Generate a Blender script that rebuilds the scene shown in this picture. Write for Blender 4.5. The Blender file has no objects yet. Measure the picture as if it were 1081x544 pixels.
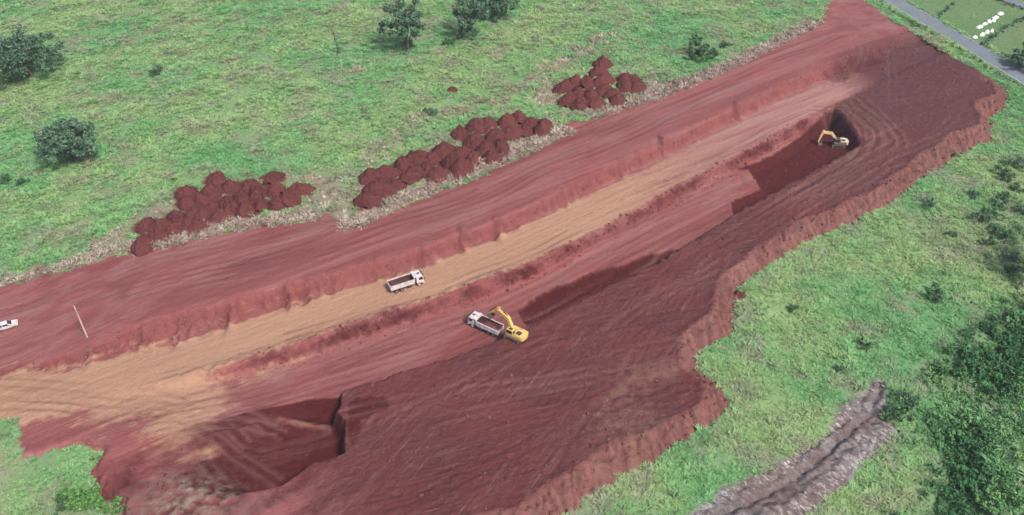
import bpy, bmesh, math, random
import numpy as np
R = math.radians
rng = np.random.default_rng(7)
random.seed(7)
scene = bpy.context.scene
COL = scene.collection

# ------------------------------------------------------------------ camera
CAM_Z, PITCH, FPX = 119.0, R(38.0), 900.0          # drone about 120 m up, looking 38 degrees down
cam_d = bpy.data.cameras.new('camera')
cam_d.sensor_width = 36.0
cam_d.lens = 36.0 * FPX / 1081.0
cam_d.clip_start = 1.0
cam_d.clip_end = 9000.0
cam = bpy.data.objects.new('camera', cam_d)
cam.location = (0, 0, CAM_Z)
cam.rotation_euler = (R(90) - PITCH, 0, 0)
COL.objects.link(cam)
scene.camera = cam

# ------------------------------------------------------------------ sky, sun, exposure
SUN_EL, SUN_AZ = R(52), R(140)                      # azimuth clockwise from +Y: sun to the right, behind the drone
world = bpy.data.worlds.new('World')
scene.world = world
world.use_nodes = True
wn = world.node_tree.nodes; wl_ = world.node_tree.links
bg = wn['Background']
sky = wn.new('ShaderNodeTexSky')
sky.sky_type = 'NISHITA'
sky.sun_disc = False
sky.sun_elevation = SUN_EL
sky.sun_rotation = SUN_AZ
sky.air_density = 1.0
sky.dust_density = 3.0
sky.ozone_density = 1.0
wl_.new(sky.outputs[0], bg.inputs[0])
bg.inputs[1].default_value = 0.085
sun_d = bpy.data.lights.new('sun', 'SUN')
sun_d.energy = 2.1
sun_d.angle = R(10)
sun_d.color = (1.0, 0.95, 0.88)
sun = bpy.data.objects.new('sun', sun_d)
sdir = np.array([math.sin(SUN_AZ) * math.cos(SUN_EL), math.cos(SUN_AZ) * math.cos(SUN_EL), math.sin(SUN_EL)])
from mathutils import Vector, Matrix
sun.rotation_euler = Vector(sdir).to_track_quat('Z', 'Y').to_euler()
sun.location = (60, -60, 160)
COL.objects.link(sun)
scene.view_settings.view_transform = 'Standard'
scene.view_settings.look = 'None'
scene.view_settings.gamma = 1.0
scene.view_settings.exposure = 1.2
scene.cycles.use_denoising = True
scene.cycles.filter_width = 1.6
scene.cycles.max_bounces = 6

# ------------------------------------------------------------------ survey helpers: photo point -> ground point
def P(px, py, z=0.0):
    u = px - 540.5; v = py - 272.0
    t = (CAM_Z - z) / (FPX * math.sin(PITCH) + v * math.cos(PITCH))
    return (u * t, (FPX * math.cos(PITCH) - v * math.sin(PITCH)) * t)

A0 = P(60, 412, -3.0); B0 = P(930, 64, -3.0)
L0 = math.hypot(B0[0] - A0[0], B0[1] - A0[1])
D = ((B0[0] - A0[0]) / L0, (B0[1] - A0[1]) / L0)    # along the site
N = (D[1], -D[0])                                   # across the site, towards the low side
HEAD = math.atan2(D[1], D[0])

def to_uw(x, y):
    x = np.asarray(x) - A0[0]; y = np.asarray(y) - A0[1]
    return x * D[0] + y * D[1], x * N[0] + y * N[1]

def to_xy(u, w):
    return (A0[0] + u * D[0] + w * N[0], A0[1] + u * D[1] + w * N[1])

def ss(a, b, x):
    t = np.clip((np.asarray(x, dtype=float) - a) / (b - a), 0, 1)
    return t * t * (3 - 2 * t)

_perm = np.random.default_rng(3).permutation(256)
_perm = np.concatenate([_perm, _perm, _perm])
_ang = np.random.default_rng(4).random(256) * 2 * np.pi
_gx, _gy = np.cos(_ang), np.sin(_ang)
def noise(x, y, seed=0):
    x = np.asarray(x, dtype=float) + seed * 17.31; y = np.asarray(y, dtype=float) - seed * 9.77
    xi = np.floor(x).astype(np.int64); yi = np.floor(y).astype(np.int64)
    fx = x - xi; fy = y - yi
    sx = fx * fx * fx * (fx * (fx * 6 - 15) + 10); sy = fy * fy * fy * (fy * (fy * 6 - 15) + 10)
    def g(ix, iy, dx, dy):
        h = _perm[_perm[ix & 255] + (iy & 255)]
        return _gx[h] * dx + _gy[h] * dy
    a = g(xi, yi, fx, fy); b = g(xi + 1, yi, fx - 1, fy)
    c = g(xi, yi + 1, fx, fy - 1); d = g(xi + 1, yi + 1, fx - 1, fy - 1)
    return ((a + sx * (b - a)) + sy * ((c + sx * (d - c)) - (a + sx * (b - a)))) * 1.45

def fbm(x, y, octaves=4, seed=0, gain=0.5):
    s = 0; a = 1.0; f = 1.0
    for k in range(octaves):
        s = s + a * noise(x * f, y * f, seed + k * 5)
        a *= gain; f *= 2.03
    return s

def sdf(poly, x, y):
    """signed distance to a closed polygon, positive inside"""
    pts = np.asarray(poly, dtype=float)
    d2 = np.full(np.shape(x), 1e18); inside = np.zeros(np.shape(x), dtype=bool)
    n = len(pts)
    for i in range(n):
        ax, ay = pts[i]; bx, by = pts[(i + 1) % n]
        ex, ey = bx - ax, by - ay
        t = np.clip(((x - ax) * ex + (y - ay) * ey) / (ex * ex + ey * ey + 1e-12), 0, 1)
        d2 = np.minimum(d2, (x - ax - t * ex) ** 2 + (y - ay - t * ey) ** 2)
        c = ((ay > y) != (by > y)) & (x < (bx - ax) * (y - ay) / ((by - ay) if by != ay else 1e-12) + ax)
        inside ^= c
    d = np.sqrt(d2)
    return np.where(inside, d, -d)

def line_dist(pts, x, y):
    d2 = np.full(np.shape(x), 1e18)
    for (ax, ay), (bx, by) in zip(pts[:-1], pts[1:]):
        ex, ey = bx - ax, by - ay
        t = np.clip(((x - ax) * ex + (y - ay) * ey) / (ex * ex + ey * ey + 1e-12), 0, 1)
        d2 = np.minimum(d2, (x - ax - t * ex) ** 2 + (y - ay - t * ey) ** 2)
    return np.sqrt(d2)

def natural(x, y):
    u, w = to_uw(x, y)
    z = -5.9 * ss(-5, 46, w)
    z = z - 2.5 * (1 - ss(-8, 32, u)) * (1 - 0.6 * ss(10, 60, w))
    e = ss(250, 300, u) * (1 - 0.75 * ss(25, 60, w))
    z = z * (1 - e) + (-3.2) * e
    z = z - 0.05 * np.clip(w - 55, 0, 200) * ss(40, 110, u)
    return z

def PN(px, py):
    z = -3.0
    for _ in range(12):
        x, y = P(px, py, z)
        z = float(natural(x, y))
    return (x, y)

def wline(pts, z):
    q = [to_uw(*P(px, py, z)) for px, py in pts]
    q.sort(key=lambda t: t[0])
    return np.array([float(a[0]) for a in q]), np.array([float(a[1]) for a in q])

# ------------------------------------------------------------------ plan of the earthworks
SITE = [PN(*p) for p in [(-60, 312), (0, 301), (60, 288), (110, 273), (150, 264), (240, 243), (330, 232), (345, 222), (360, 232),
    (376, 240), (440, 212), (520, 180), (588, 148), (600, 128), (618, 128), (640, 119), (690, 103), (750, 76), (800, 54), (815, 39),
    (866, 24), (872, 5), (885, -5), (897, -9), (912, 0), (950, 26), (1000, 56), (1045, 83), (1064, 98), (1065, 112), (1046, 126),
    (1046, 150), (1018, 160), (985, 182), (950, 210), (900, 236), (850, 256), (803, 288), (780, 306), (776, 330), (775, 350),
    (742, 370), (738, 390), (760, 405), (769, 425), (755, 447), (720, 468), (660, 502), (600, 542), (560, 575), (300, 610),
    (130, 580), (128, 540), (101, 525), (95, 502), (108, 478), (80, 472), (50, 477), (26, 487), (20, 462), (18, 441), (-60, 440)]]
BT = wline([(-40, 385), (60, 368), (180, 325), (300, 300), (430, 265), (520, 235), (600, 195), (700, 150), (780, 110), (860, 72), (930, 45), (960, 35)], -0.4)
BB = wline([(-40, 405), (60, 392), (190, 360), (310, 322), (450, 281), (520, 252), (600, 216), (700, 167), (780, 127), (850, 94), (930, 59), (965, 46)], -3.0)
RL = wline([(60, 432), (200, 401), (330, 361), (480, 312), (560, 281), (640, 241), (760, 176), (870, 116), (960, 71), (1000, 55)], -3.0)
WL = wline([(100, 485), (200, 460), (360, 411), (500, 366), (545, 349), (620, 311), (700, 271), (780, 221), (910, 150), (1000, 110)], -3.5)
FAR_PIT = [P(px, py, z) for px, py, z in [(881, 113, -3.2), (914, 146, -3.3), (905, 151, -3.4), (880, 165, -3.4), (842, 189, -3.5), (812, 204, -3.5),
    (775, 224, -3.5), (768, 214, -6), (800, 199, -6), (789, 179, -6), (762, 183, -6), (800, 160, -3.2), (822, 149, -3.2), (856, 125, -3.2)]]
TRENCH = [to_xy(*q) for q in [(87, 36.4), (88, 29.5), (96, 28), (108, 28.6), (114, 29.5), (119, 31.5), (124, 31), (131, 33.5), (134, 35.6), (122, 36.4), (112, 36.6)]]
NEAR_PIT = [P(px, py, z) for px, py, z in [(272, 432, -4.8), (320, 420, -4.8), (363, 410.5, -3.8), (361, 428, -3.5), (357, 434, -3.5), (365, 443, -3.5), (365, 478, -3.5),
    (345, 486, -3.5), (331, 489, -3.5), (300, 512, -3.5), (235, 530, -3.6), (165, 512, -3.6), (150, 480, -3.4), (190, 450, -3.4)]]
WET = [P(px, py, -3.5) for px, py in [(366, 428), (374, 421), (406, 418), (413, 430), (396, 438), (382, 444), (378, 468), (368, 472)]]
TIER = [P(px, py, -4.5) for px, py in [(598, 440), (640, 415), (695, 391), (742, 369), (775, 385), (790, 425), (740, 480), (640, 560), (540, 590), (520, 520)]]
GULLY = [PN(*p) for p in [(730, 538), (760, 515), (820, 486), (874, 453), (886, 426), (911, 413), (923, 395), (938, 401), (941, 419), (938, 440), (955, 458),
    (929, 477), (899, 510), (862, 543), (830, 575), (690, 575)]]
CREASE = [PN(*p) for p in [(700, 580), (760, 543), (800, 526), (842, 504), (880, 470), (918, 438), (930, 405)]]
ROAD = [PN(*p) for p in [(860, -58), (936, -4), (1000, 34), (1050, 64), (1095, 91), (1180, 140), (1400, 262)]]
HEAPS_BARE = [[PN(*p) for p in s] for s in ([(130, 262), (200, 228), (260, 205), (330, 205)], [(378, 228), (440, 180), (520, 150), (590, 140)], [(590, 100), (640, 92), (690, 95)])]
STRAW = [[PN(*p) for p in s] for s in ([(138, 263), (180, 256), (240, 239), (300, 232), (330, 228)], [(368, 240), (420, 214), (480, 190), (560, 156), (596, 138)],
    [(625, 122), (690, 102), (760, 74), (810, 50), (862, 24)], [(-40, 305), (0, 298), (60, 284), (110, 268)], [(-60, 316), (-40, 306)])]
TRAIL = [PN(*p) for p in [(730, 494), (800, 462), (880, 430), (960, 395), (1040, 350), (1090, 320)]]
PATH = [PN(*p) for p in [(225, 300), (345, 232), (400, 160), (440, 128), (520, 110), (640, 40)]]
TANLEFT = [P(px, py, -3.1) for px, py in [(-60, 404), (60, 397), (190, 366), (320, 326), (345, 348), (240, 392), (218, 412), (232, 432), (206, 466), (172, 470), (150, 442), (60, 437), (-60, 438)]]
RAMP = [P(px, py, -7.0) for px, py in [(215, 438), (268, 441), (310, 444), (348, 447)]]

CA = [(125, 370), (110, 465), (190, 440), (215, 370), (335, 190), (350, 250), (290, 330), (275, 400), (360, 370), (420, 380), (430, 315), (500, 120), (470, 190), (480, 270),
      (520, 330), (560, 240), (600, 285), (640, 220), (660, 290), (690, 150), (720, 200), (745, 265), (810, 110), (830, 180), (960, 170), (900, 230), (840, 255), (580, 160), (390, 310), (425, 240)]
CB = [(80, 430), (90, 315), (130, 375), (150, 300), (190, 350), (230, 262), (300, 235), (270, 310), (335, 290), (385, 310), (410, 200), (440, 260), (485, 125), (490, 215), (495, 280),
      (560, 95), (550, 165), (610, 85), (600, 200), (640, 140), (660, 190), (705, 130), (740, 65), (760, 115), (805, 85), (850, 105), (630, 235), (545, 245), (690, 75), (360, 235)]
CC = [(90, 250), (120, 335), (160, 215), (180, 290), (200, 350), (240, 225), (260, 300), (335, 95), (310, 150), (340, 210), (350, 270), (405, 300), (430, 335), (480, 190), (530, 200), (550, 250), (490, 245), (290, 350)]
_gr = np.random.default_rng(88)
GOUGES = []
for _k in range(30):
    _x = _gr.uniform(90, 840)
    GOUGES.append((_x, float(np.interp(_x, [90, 190, 307, 450, 527, 700, 780, 850], [372, 348, 311, 271, 241, 156, 117, 84])), float(_gr.uniform(.35, .95))))
HEAP_PX = [(130 + a / 5.148, 165 + b / 5.148) for a, b in CA] + [(370 + a / 4.183, 110 + b / 4.183) for a, b in CB] + [(580 + a / 6.0, 50 + b / 6.0) for a, b in CC]
def fields(x, y, fine=True):
    """ground height and soil weights at world points"""
    u, w = to_uw(x, y)
    e1 = fbm(x * 0.22, y * 0.22, 4, 1)              # edge wobble
    e2 = fbm(x * 0.6, y * 0.6, 3, 2)
    nat = natural(x, y)
    ds = sdf(SITE, x, y) + 0.8 * e1 + 0.5 * e2 + 0.3 * noise(x * 1.4, y * 1.4, 6)
    wt, wb = np.interp(u, *BT), np.interp(u, *BB)
    wb = np.maximum(wb, wt + 2.2)
    wr, wl = np.interp(u, *RL), np.interp(u, *WL)
    flute = noise(u * 0.75, w * 0.12, 8) + 0.6 * noise(u * 1.7, w * 0.2, 9)
    ww = w + 0.45 * e1 + 0.2 * e2
    zband = natural(x, y) * (1 - ss(-20, 0, w - wt)) + (-2.6 * (1 - ss(-8, 30, u)) - 2.4 * ss(255, 292, u)) * ss(-20, 0, w - wt)
    zroad = np.interp(u, [-60, 0, 255, 290], [-3.2, -3.0, -3.0, -2.9])
    zbench = np.interp(u, [14, 30, 55, 95, 118, 150, 168, 205, 214, 300], [-3.3, -4.9, -5.9, -5.7, -5.2, -5.3, -6.0, -6.2, -2.5, -2.3])
    zplat = np.interp(u, [-20, 20, 210, 240], [-3.3, -3.5, -3.2, -2.3])
    # gouges and buttresses left on the batter by the bucket
    tb = ss(0, 1, (ww + 0.35 * flute - wt) / (wb - wt))
    h = zband + (zroad - zband) * tb
    on_bat = tb * (1 - tb) * 4
    gouge = np.zeros_like(h)
    for px, py, s in [(190, 350, 1.0), (307, 311, 1.2), (355, 297, 1.0), (450, 268, 1.1), (490, 251, 1.2), (527, 240, 1.1), (700, 153, 1.4), (330, 304, .6), (400, 283, .6), (600, 208, .7), (780, 117, 1.5), (240, 338, .6), (150, 355, .9)] + GOUGES:
        gx, gy = P(px, py, -1.4); gu, gw = to_uw(gx, gy)
        k1 = (u - gu) + 0.25 * (w - gw) + 0.8 * e2
        g1 = np.exp(-(k1 / 0.9) ** 2 - ((w - gw) / 2.0) ** 2)
        g2 = np.exp(-((k1 + 1.8) / 0.8) ** 2 - ((w - gw - .3) / 1.8) ** 2)
        h = h + s * (0.8 * g1 - 0.7 * g2); gouge = gouge + s * g2
    brk = noise(u * .16, w * .16, 26); lump = np.abs(noise(u * .55, w * .55, 27))
    t2 = ss(0, 1, (ww + 0.6 * flute + 1.1 * brk + .9 * lump - wr + 1.0) / (3.0 + 1.2 * brk))
    on_cut2 = t2 * (1 - t2) * 4 * ss(15, 45, u) * (1 - ss(205, 214, u))
    h = h + (zbench - zroad) * t2 * ss(wl * 0 + 0.1, 1, t2 + .2)
    # low windrow of loose spoil along the lip of the second cut
    h = h + 0.7 * np.exp(-((ww - wr + 1.0) / 1.1) ** 2) * ss(12, 30, u) * (1 - ss(70, 120, u)) * (1 + e2)
    t3 = ss(0, 1, (ww + 0.25 * flute - wl) / 0.9)
    h = h + (zplat - zbench) * t3
    dt = sdf(TIER, x, y)
    tier = ss(-1.0, 3.2, dt + 0.8 * e1) * (1 - 0.9 * ss(100, 75, u))
    h = h - 1.7 * tier
    # pits
    dfp = sdf(FAR_PIT, x, y) + 0.35 * e1 + 0.25 * flute
    kfp = ss(0, 2.8, dfp)
    zfp = np.interp(u, [150, 172, 185, 215], [-6.4, -7.6, -8.6, -9.0])
    h = h + (np.minimum(h, zfp) - h) * kfp
    dtr = sdf(TRENCH, x, y) + 0.45 * e1 + 0.3 * flute
    ktr = ss(0, 1.4, dtr)
    ztr = np.interp(u, [84, 92, 120, 136], [-7.4, -8.8, -8.0, -6.4])
    h = h + (np.minimum(h, ztr) - h) * ktr
    dnp = sdf(NEAR_PIT, x, y) + 0.2 * e1 + 0.15 * flute
    knp = ss(0, 1, dnp / (2.0 + 13.0 * ss(-43, -58, x)))
    znp = np.interp(x, [-75, -62, -47, -38], [-3.6, -4.2, -7.2, -9.0])
    h = h + (np.minimum(h, znp) - h) * knp
    dr = line_dist(RAMP, x, y)
    h = h + 0.9 * np.exp(-(dr / 1.3) ** 2) * knp
    # rough pale mound by the bottom edge
    mx, my = P(200, 528, -3.2)
    pmx, pmy = P(672, 398, -4)
    mound = np.exp(-((x - mx) / 7.5) ** 2 - ((y - my) / 5.0) ** 2)
    h = h + 0.7 * mound * (1 + .6 * e2)
    # relief inside the site
    plat = ss(0, 1.2, ww - wl) * (1 - kfp) * (1 - knp) * ss(14, 32, u - .12 * w + 3 * e1)
    plat = np.maximum(plat, ss(207, 217, u) * ss(0, 2, ww - wr) * (1 - kfp))
    far = ss(226, 250, u + 0.3 * w) * ss(-6, 4, ww - wt)
    warp = 1.6 * e1
    furrow = noise(u * 0.045, (w + warp) * 0.85, 11) + 0.5 * noise(u * 0.12, (w + warp) * 1.9, 12)
    rutz = np.sin(dfp * 2.1 + 0.5 * e1) * ss(-13, -10, dfp) * (1 - ss(-1.5, -0.5, dfp)) * ss(155, 175, u) * ss(-1, 3, w - wr)
    clod = fbm(x * 0.9, y * 0.9, 4, 13, 0.6)
    rough = 0.15 * plat + 0.5 * on_cut2 + 0.14 * on_bat + 0.1 * kfp + 0.2 * ktr + 0.1 * knp + 0.03
    h = h + rough * clod + 0.09 * plat * furrow * (0.5 + e1 * e1) + 0.13 * rutz
    h = h + 0.36 * on_bat * flute + 0.4 * on_cut2 * flute
    ruts = noise(u * 0.012, (w + 0.6 * e1) * 1.3, 15)
    h = h + 0.07 * ruts * (1 - plat) * ss(0, 2, ds)
    # outer fill slope down to the grass
    wid = 4.8 + 1.5 * noise(x * .09, y * .09, 7) + 0.9 * e1
    emb = np.clip(ds / wid, 0, 1)
    outer = ss(18, 30, w) * ss(30, 50, u) * (1 - ss(262, 272, u) * (1 - ss(20, 40, w)))
    on_emb = (1 - ss(0.82, 1.12, ds / wid)) * ss(-0.4, 0.3, ds) * outer
    fl2 = noise(ds * 0.25, (u + 0.35 * w) * 0.85, 21) + 0.6 * noise(ds * 0.4, (u + .35 * w) * 2.0, 22)
    rl = noise(ds * 0.12 + 3, (u + 0.35 * w) * 0.55 + .3 * e1, 23)
    rb = noise(u * 0.42 + .25 * e2, w * 0.07, 24)
    rill = np.clip(.75 * on_emb * np.exp(-(rl / .2) ** 2) + .55 * on_bat * np.exp(-(rb / .16) ** 2), 0, 1)
    h = h - 0.55 * on_bat * np.exp(-(rb / .2) ** 2)
    h = nat + (h - nat) * ((1 - (1 - emb) ** 1.7) * outer + ss(0, 2.0, ds) * (1 - outer))
    h = h + on_emb * (0.35 * fl2 - 0.75 * np.exp(-(rl / .22) ** 2) + 0.25 * clod) + 0.35 * np.exp(-((ds - wid) / 1.0) ** 2) * outer * (1 + e2)
    # grass side
    dheap = np.full(np.shape(x), 99.0)
    for px, py in HEAP_PX:
        hx, hy = P(px, py, 0.9); dheap = np.minimum(dheap, np.hypot(x - hx, y - hy))
    kheap = 1 - ss(2.8, 4.4, dheap + 0.7 * e1 + .4 * e2)
    grass = (1 - ss(-0.3, 0.5, ds)) * (1 - kheap)
    h = h + kheap * (0.25 + 0.35 * clod)
    gl = 0.35 * fbm(x * 0.16, y * 0.16, 4, 31) + 0.5 * noise(x * 0.03, y * 0.03, 32)
    # gully spoil bank
    dg = sdf(GULLY, x, y) + 0.6 * e1 + 0.3 * e2
    dc = line_dist(CREASE, x, y)
    kg = ss(-0.5, 1.2, dg)
    side = noise((x * 0.62 + y * 0.78) * 0.9, (x * 0.78 - y * 0.62) * 0.15, 41)
    gl = gl * (1 - kg) + kg * (0.25 + 1.0 * np.clip(dc / 4.0, 0, 1) * ss(0, 5.5, dg) - 0.9 * np.exp(-((dc + .5 * e2) / 0.8) ** 2) - 0.5 * np.exp(-((dc - 2.2 + e1) / 0.7) ** 2) + 0.5 * side + 0.4 * clod)
    # stream hollow in the lower right
    dh = line_dist([PN(*p) for p in [(940, 640), (1018, 540), (1022, 490), (1012, 440), (1040, 395), (1110, 360)]], x, y)
    gl = gl - 2.4 * np.exp(-(dh / 5.0) ** 2)
    h = h + grass * gl
    # soil weights
    inn = 1 - grass
    rc = (wb + wr) / 2
    tanw = ss(-0.8, 1.2, ww - wb) * (1 - ss(-2.2, 0.2, ww - wr)) * (1 - 0.85 * ss(110, 190, u + 6 * e1)) * (1 - ss(240, 255, u))
    left = (1 - ss(14, 34, u + 3 * e1)) * ss(-2, 3, ww - wb) * (1 - ss(6, 15, ww - wb - .12 * u))
    left = ss(-7.0, 5.0, sdf(TANLEFT, x, y) + 2.5 * e1 + .8 * e2 + 4.0 * noise(u * .05, w * .6, 28))
    tanw = np.clip(np.maximum(tanw, 0.95 * left), 0, 1) * inn * (1 - .9 * np.clip(on_cut2 * 1.3, 0, 1))
    tanw = np.maximum(tanw, 0.55 * knp * np.exp(-(dr / 1.1) ** 2))
    pale = ss(-0.8, 1.5, ww - wb) * (1 - ss(-2.2, 0.2, ww - wr)) * ss(90, 190, u) * (1 - ss(238, 252, u))
    maroon = np.maximum.reduce([ss(0, 1.2, dfp) * ss(0, .4, dfp), 0.95 * ss(-0.4, 0.8, dtr), ss(-0.2, 0.6, dnp) * np.interp(x, [-72, -60, -51], [0.1, 0.45, 1.0]),
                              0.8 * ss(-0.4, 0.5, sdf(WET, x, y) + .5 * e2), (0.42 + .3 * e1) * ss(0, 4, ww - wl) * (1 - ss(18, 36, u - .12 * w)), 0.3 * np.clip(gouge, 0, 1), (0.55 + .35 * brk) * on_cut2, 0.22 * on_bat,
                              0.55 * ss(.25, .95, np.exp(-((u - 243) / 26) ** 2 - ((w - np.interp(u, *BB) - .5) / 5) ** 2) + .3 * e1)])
    maroon = np.clip(maroon - tanw * knp, 0, 1) * inn  # darker red weight over pits, trench, cut faces and gouges
    plw = np.clip(np.maximum(plat, far), 0, 1) * inn * (1 - on_emb) * (1 - kfp) * (1 - ktr)
    plw = np.maximum(plw, kheap)
    dstraw = np.minimum.reduce([line_dist(s, x, y) for s in STRAW])
    dbare = np.minimum.reduce([line_dist(s, x, y) for s in HEAPS_BARE])
    dry = np.clip((1 - ss(0.6, 2.2, dstraw + 1.2 * e1)) * 0.9 + 0.95 * (1 - ss(6.0, 11, dbare + 3 * e1)) * grass + 0.3 * (1 - ss(0.5, 2.4, line_dist(TRAIL, x, y) + e1)) * grass, 0, 1)
    dry = np.maximum(dry, np.clip(mound * 1.5 * (0.6 + e2), 0, 0.9))
    px_, py_ = PN(377, 74)
    dry = np.maximum(dry, 0.8 * np.clip(np.exp(-((x - px_) / 6) ** 2 - ((y - py_) / 5) ** 2) * (1 + 1.2 * e2), 0, 1))
    dry = np.maximum(dry, 0.55 * (1 - ss(1.5, 5.5, line_dist(PATH, x, y) + 3.0 * e1)) * grass)
    dry = np.maximum(dry, 0.5 * grass * (1 - ss(-18, 8, u - 0.2 * w + 3 * e1)) * ss(0, 8, w))
    rock = kg * grass
    white = rock * (1 - ss(1.5, 6.5, dg)) * ss(0.5, 2.5, dc)
    droad = line_dist(ROAD, x, y)
    rx0, ry0 = ROAD[1]; rx1, ry1 = ROAD[4]
    beyond = ((x - rx0) * (ry1 - ry0) - (y - ry0) * (rx1 - rx0)) < 0
    beyond = beyond & (u > 240)
    field = np.where(beyond, ss(4.5, 6.5, droad), 0.0) * grass
    h = np.where(beyond | (droad < 9), h * 1.0, h)
    kr = (1 - ss(4.5, 9, droad)) * grass
    h = h + (natural(x, y) - h) * np.maximum(kr, 0.75 * field)
    lush = ss(-5, 12, sdf([PN(*p) for p in [(1000, 372), (1040, 340), (1110, 300), (1200, 300), (1200, 640), (930, 640), (930, 545), (985, 520), (960, 470), (940, 440), (955, 405)]], x, y) + 4 * e1) * grass * (1 - rock)
    zone = np.zeros(np.shape(x), dtype=int)                    # 0 grass
    si = ds > 0.1
    zone[si] = 1                                               # upper track
    zone[si & (ww > wt)] = 2                                   # batter
    zone[si & (ww > wb - 0.3)] = 3                             # haul road
    zone[si & (ww > wr - 0.5)] = 4                             # lower bench
    zone[si & (ww > wl + 0.3)] = 5                             # plateau
    zone[si & (u > 255)] = 5
    zone[si & (on_emb > 0.5)] = 6
    zone[(dfp > 0.3) | (dtr > .3)] = 7
    zone[(dnp > 0.3) & (znp < -4.2)] = 8
    zone[(~si) & (rock > 0.5)] = 9
    zone[(~si) & (field > 0.5)] = 10
    return dict(h=h, tan=tanw, maroon=maroon, plat=plw, emb=np.clip(np.maximum.reduce([on_emb * (0.62 + 0.55 * fl2), 1.1 * tier * (1 - tier) * 4 * (0.5 + .7 * e2) * ss(60, 80, u), 0.7 * np.clip(rutz, 0, 1), .8 * np.exp(-((x - pmx) / 7) ** 2 - ((y - pmy) / 5) ** 2) * (.6 + 1.2 * e2)]), 0, 1) * inn, grass=grass, dry=dry * (1 - rock) * (1 - kheap), rock=rock, field=field, lush=lush, pale=pale * inn, white=white, bat=on_bat * inn, rill=rill * inn, zone=zone, ds=ds, droad=droad, beyond=beyond)

# ------------------------------------------------------------------ materials
def mat(name, rough=0.9, spec=0.15):
    m = bpy.data.materials.new(name); m.use_nodes = True
    b = m.node_tree.nodes['Principled BSDF']
    b.inputs['Roughness'].default_value = rough
    b.inputs['Specular IOR Level'].default_value = spec
    return m, m.node_tree.nodes, m.node_tree.links, b

class NT:
    def __init__(s, nodes, links): s.n, s.l = nodes, links
    def link(s, a, b): s.l.new(a, b)
    def mixc(s, fac, a, b, mode='MIX'):
        m = s.n.new('ShaderNodeMix'); m.data_type = 'RGBA'; m.blend_type = mode; m.clamp_factor = True
        for sock, v in ((m.inputs[0], fac), (m.inputs[6], a), (m.inputs[7], b)):
            if hasattr(v, 'is_linked') or hasattr(v, 'node'): s.l.new(v, sock)
            elif isinstance(v, tuple): sock.default_value = (*v, 1)
            else: sock.default_value = v
        return m.outputs[2]
    def math(s, op, a, b=0.0):
        m = s.n.new('ShaderNodeMath'); m.operation = op
        for sock, v in zip(m.inputs, (a, b)):
            if hasattr(v, 'node'): s.l.new(v, sock)
            else: sock.default_value = v
        return m.outputs[0]
    def noise(s, vec, scale, detail=4, rough=0.55, dist=0.0):
        t = s.n.new('ShaderNodeTexNoise'); t.inputs['Scale'].default_value = scale
        t.inputs['Detail'].default_value = detail; t.inputs['Roughness'].default_value = rough; t.inputs['Distortion'].default_value = dist
        if vec is not None: s.l.new(vec, t.inputs['Vector'])
        return t.outputs['Fac']
    def ramp(s, fac, lo, hi):
        m = s.n.new('ShaderNodeMapRange'); m.inputs[1].default_value = lo; m.inputs[2].default_value = hi
        s.l.new(fac, m.inputs[0]); return m.outputs[0]
    def pos(s):
        return s.n.new('ShaderNodeNewGeometry').outputs['Position']
    def mapping(s, vec, rz, scale):
        m0 = s.n.new('ShaderNodeMapping'); m0.inputs['Rotation'].default_value = (0, 0, rz)
        m1 = s.n.new('ShaderNodeMapping'); m1.inputs['Scale'].default_value = scale
        s.l.new(vec, m0.inputs['Vector']); s.l.new(m0.outputs[0], m1.inputs['Vector']); return m1.outputs[0]
    def attr(s, name, kind='GEOMETRY'):
        a = s.n.new('ShaderNodeAttribute'); a.attribute_name = name; a.attribute_type = kind; return a
    def sep(s, col):
        q = s.n.new('ShaderNodeSeparateColor'); s.l.new(col, q.inputs[0]); return q.outputs
    def bump(s, hgt, strength, dist, bsdf):
        b = s.n.new('ShaderNodeBump'); b.inputs['Strength'].default_value = strength; b.inputs['Distance'].default_value = dist
        s.l.new(hgt, b.inputs['Height']); s.l.new(b.outputs[0], bsdf.inputs['Normal'])

G_YEL, G_MID, G_DEEP, G_GREY, G_LUSH = (0.200, 0.285, 0.125), (0.126, 0.265, 0.110), (0.085, 0.175, 0.078), (0.205, 0.205, 0.140), (0.040, 0.105, 0.042)
def grass_colour(t, pos):
    """pasture colour from its position: patches of green, yellow and dry grey growth"""
    big = t.noise(pos, 0.028, 4, 0.6, 0.3); mid = t.noise(pos, 0.12, 4, 0.6); small = t.noise(pos, 0.6, 3, 0.6)
    c = t.mixc(t.ramp(big, 0.42, 0.58), G_MID, G_YEL)
    c = t.mixc(t.math('MULTIPLY', t.ramp(mid, 0.48, 0.62), 0.75), c, G_GREY)
    worn = t.noise(pos, 0.047, 5, 0.65, 0.8)
    c = t.mixc(t.math('MULTIPLY', t.ramp(worn, 0.57, 0.72), 0.5), c, (0.205, 0.175, 0.125))
    c = t.mixc(t.math('MULTIPLY', t.ramp(worn, 0.44, 0.32), 0.6), c, (0.085, 0.225, 0.085))
    c = t.mixc(t.math('MULTIPLY', t.ramp(small, 0.5, 0.75), 0.3), c, G_DEEP)
    return c

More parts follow.
